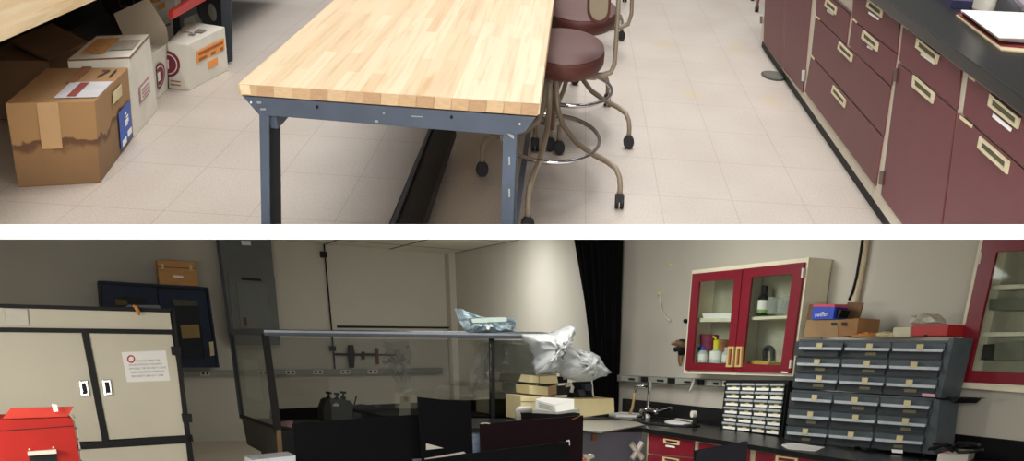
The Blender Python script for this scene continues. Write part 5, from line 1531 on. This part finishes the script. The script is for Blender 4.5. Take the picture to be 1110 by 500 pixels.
obj('pink_tub', MB().lathe([(0.09, 0), (0.11, 0.16), (0.1, 0.17)], at(*zw_((135, 395))[0], 0, XK + 0.2), 18), mat('dark_pink_tub', (124, 40, 70), 0.6), label='dark pink tub behind the bottles in the wall cabinet', cat='tub')
obj('orange_tub', MB().lathe([(0.08, 0), (0.08, 0.12), (0.07, 0.13)], at(*zw_((185, 400))[0], 0, XK + 0.2), 18), mat('brown_orange_tub', (150, 96, 60), 0.6), label='brown-orange tub behind the yellow-capped bottle in the wall cabinet', cat='tub')
obj('white_tray', MB().ext(ats(zw_((112, 250), (230, 248), (228, 268), (185, 282), (175, 270), (115, 268)), 0, XK + 0.06), (0.18, 0, 0)), M_paper, label='white tray on the upper shelf behind the left glass door', cat='tray')
tdk = bottle('dark bottle with a white and green label on the upper shelf', 345, 142, 256, 0.062, M_black, M_black, XK + 0.14, .30, 'items behind the right glass door')
p0_ = at(*zw_((345, 256))[0], 0, XK + 0.14)
obj('green_band', MB().lathe([(0.064, .02), (0.064, .05)], p0_, 18), mat('green_band', (120, 170, 90), 0.6), tdk)
obj('white_sleeve', MB().lathe([(0.0645, .05), (0.0645, .13)], p0_, 18), M_paper, tdk)
M_glassw = mat('glassware', (200, 208, 204), 0.08, var=0.03, alpha=0.4)
for k, (x, y0, y1, r, lb_) in enumerate(((383, 188, 252, .06, 'clear glass beaker beside the dark bottle on the upper shelf'), (418, 195, 250, .05, 'small clear glass beaker in the middle of the upper shelf'), (437, 182, 250, .06, 'clear glass flask rightmost on the upper shelf'))):
    a, b = at(*zw_((x, y1))[0], 0, XK + 0.16), at(*zw_((x, y0))[0], 0, XK + 0.16)
    h = b.z - a.z
    pr = [(r, 0), (r, h * .85), (r * 1.06, h)] if k < 2 else [(r, 0), (r * 1.05, h * .35), (r * .5, h * .75), (r * .55, h)]
    obj('beaker', MB().lathe(pr, a, 20), M_glassw, label=lb_, cat='beaker', group='glassware on the upper shelf')
obj('yellow_tray', MB().ext(ats(zw_((285, 440), (300, 430), (350, 434), (372, 438), (365, 448), (290, 447)), 0, XK + 0.1), (0.2, 0, 0)), mat('ochre', (196, 160, 70), 0.7), label='ochre yellow tray at the bottom behind the right glass door', cat='tray')
arch = [at(*zw_((368 + 15 * math.cos(a), 400 - 20 * math.sin(a)))[0], 0, XK + 0.25) for a in [math.pi * k / 10 for k in range(11)]]
arch = [at(*zw_((383, 440))[0], 0, XK + 0.25)] + arch + [at(*zw_((353, 440))[0], 0, XK + 0.25)]
obj('grey_magnet', MB().tube(arch, 0.022, 8), M_slate_dk, label='grey horseshoe-shaped piece standing at the bottom behind the right door', cat='magnet', smooth=True)

wc2 = thing('wall_cabinet', 'cream wall cabinet with a crimson glass door cut by the right edge', 'cabinet', 'glazed crimson wall cabinets')
zr = zf(1000, 260, 2.945)
Q2 = zr((189, -30), (620, -70), (560, 508), (86, 470))
wall_cab(wc2, Q2, 1, 0)
gdoor(wc2, zr((198 + 8, -24), (430, -44), (405, 468), (105, 454)), zr((243, 40), (392, 32), (372, 428), (158, 418)))
shelf(wc2, zr((222, 146), (560, 132), (560, 144), (219, 159)), XK + 0.04)
shelf(wc2, zr((186, 296), (560, 292), (560, 305), (184, 309)), XK + 0.04)
for q in (((190, 40), (197, 40), (190, 78), (183, 78)), ((110, 393), (117, 393), (112, 430), (105, 430))):
    obj('hinge', MB().ext(ats(zr(*q), 0, XK - 0.01), (-0.025, 0, 0)), M_carton, wc2)
for k, (q, lb_) in enumerate(((((195, 335), (225, 333), (222, 382), (186, 384)), 'dark olive box on the bottom shelf of the right wall cabinet'), (((232, 330), (324, 322), (324, 385), (228, 385)), 'pale grey box on the bottom shelf of the right wall cabinet'), (((215, 190), (330, 186), (330, 225), (212, 225)), 'grey carton on the middle shelf of the right wall cabinet'))):
    obj('storage_box', MB().ext(ats(zr(*q), 0, XK + 0.08), (0.18, 0, 0)), (M_app, mat('pale_olive_card', (112, 114, 100), 0.7), mat('pale_olive_card', (112, 114, 100), 0.7))[k], label=lb_, cat='box', group='boxes in the right wall cabinet')

# ================================================================ slab between the storeys
FR = 'L'
def cam_pt(px, py, d):
    v = Vector(((px - CX) / F * d, (py - CY) / F * d, d))
    return EYE + ML.transposed() @ v
D0, D1 = 2.35, 6.2
sl = MB()
sl.hexa([cam_pt(-260, 259.6, D0), cam_pt(1370, 259.6, D0), cam_pt(1370, 259.6, D1), cam_pt(-260, 259.6, D1)],
        [cam_pt(-260, 243.4, D0), cam_pt(1370, 243.4, D0), cam_pt(1370, 243.4, D1), cam_pt(-260, 243.4, D1)])
obj('trim_1', sl, M_white, kind='structure', keep=True)

# ================================================================ finish: origins, upper frame, trim at the slab
bpy.context.view_layer.update()
def verts_of(o):
    ms_ = [x for x in [o] + desc(o) if x.type == 'MESH']
    return ms_
cut_n = (ML.transposed() @ Vector((0, F, CY - 251.5))).normalized()   # plane through the eye and the middle of the slab
for o, fr, shift in OBJ:
    if shift:
        ms_ = verts_of(o)
        lo = Vector((1e9,) * 3); hi = Vector((-1e9,) * 3)
        for m_ in ms_:
            for v in m_.data.vertices:
                for k in range(3):
                    lo[k] = min(lo[k], v.co[k]); hi[k] = max(hi[k], v.co[k])
        base = Vector(((lo.x + hi.x) / 2, (lo.y + hi.y) / 2, lo.z))
        for m_ in ms_:
            m_.data.transform(Matrix.Translation(-base))
        o.location = base
    if fr == 'U':
        o.matrix_world = TU @ Matrix.Translation(o.location)
bpy.context.view_layer.update()
for o, fr, shift in OBJ:
    if o.name.startswith('trim_1'):
        continue
    for m_ in verts_of(o):
        mw = m_.matrix_world.copy()
        sgn = [(mw @ v.co - EYE).dot(cut_n) for v in m_.data.vertices]
        # the plane normal points to the lower side
        keep_low = fr == 'L'
        bad = [s_ for s_ in sgn if (s_ < -1e-5 if keep_low else s_ > 1e-5)]
        if not bad:
            continue
        if keep_low and o.get('kind') == 'structure':
            continue
        if len(bad) == len(sgn):
            bpy.data.objects.remove(m_)
            continue
        bm = bmesh.new()
        bm.from_mesh(m_.data)
        inv = mw.inverted()
        co = inv @ EYE
        no = (mw.to_3x3().transposed() @ cut_n).normalized()
        r = bmesh.ops.bisect_plane(bm, geom=bm.verts[:] + bm.edges[:] + bm.faces[:], plane_co=co, plane_no=no,
                                   clear_outer=not keep_low, clear_inner=keep_low)
        es = [e for e in r['geom_cut'] if isinstance(e, bmesh.types.BMEdge)]
        try:
            bmesh.ops.holes_fill(bm, edges=es, sides=0)
        except Exception:
            pass
        bm.to_mesh(m_.data)
        bm.free()
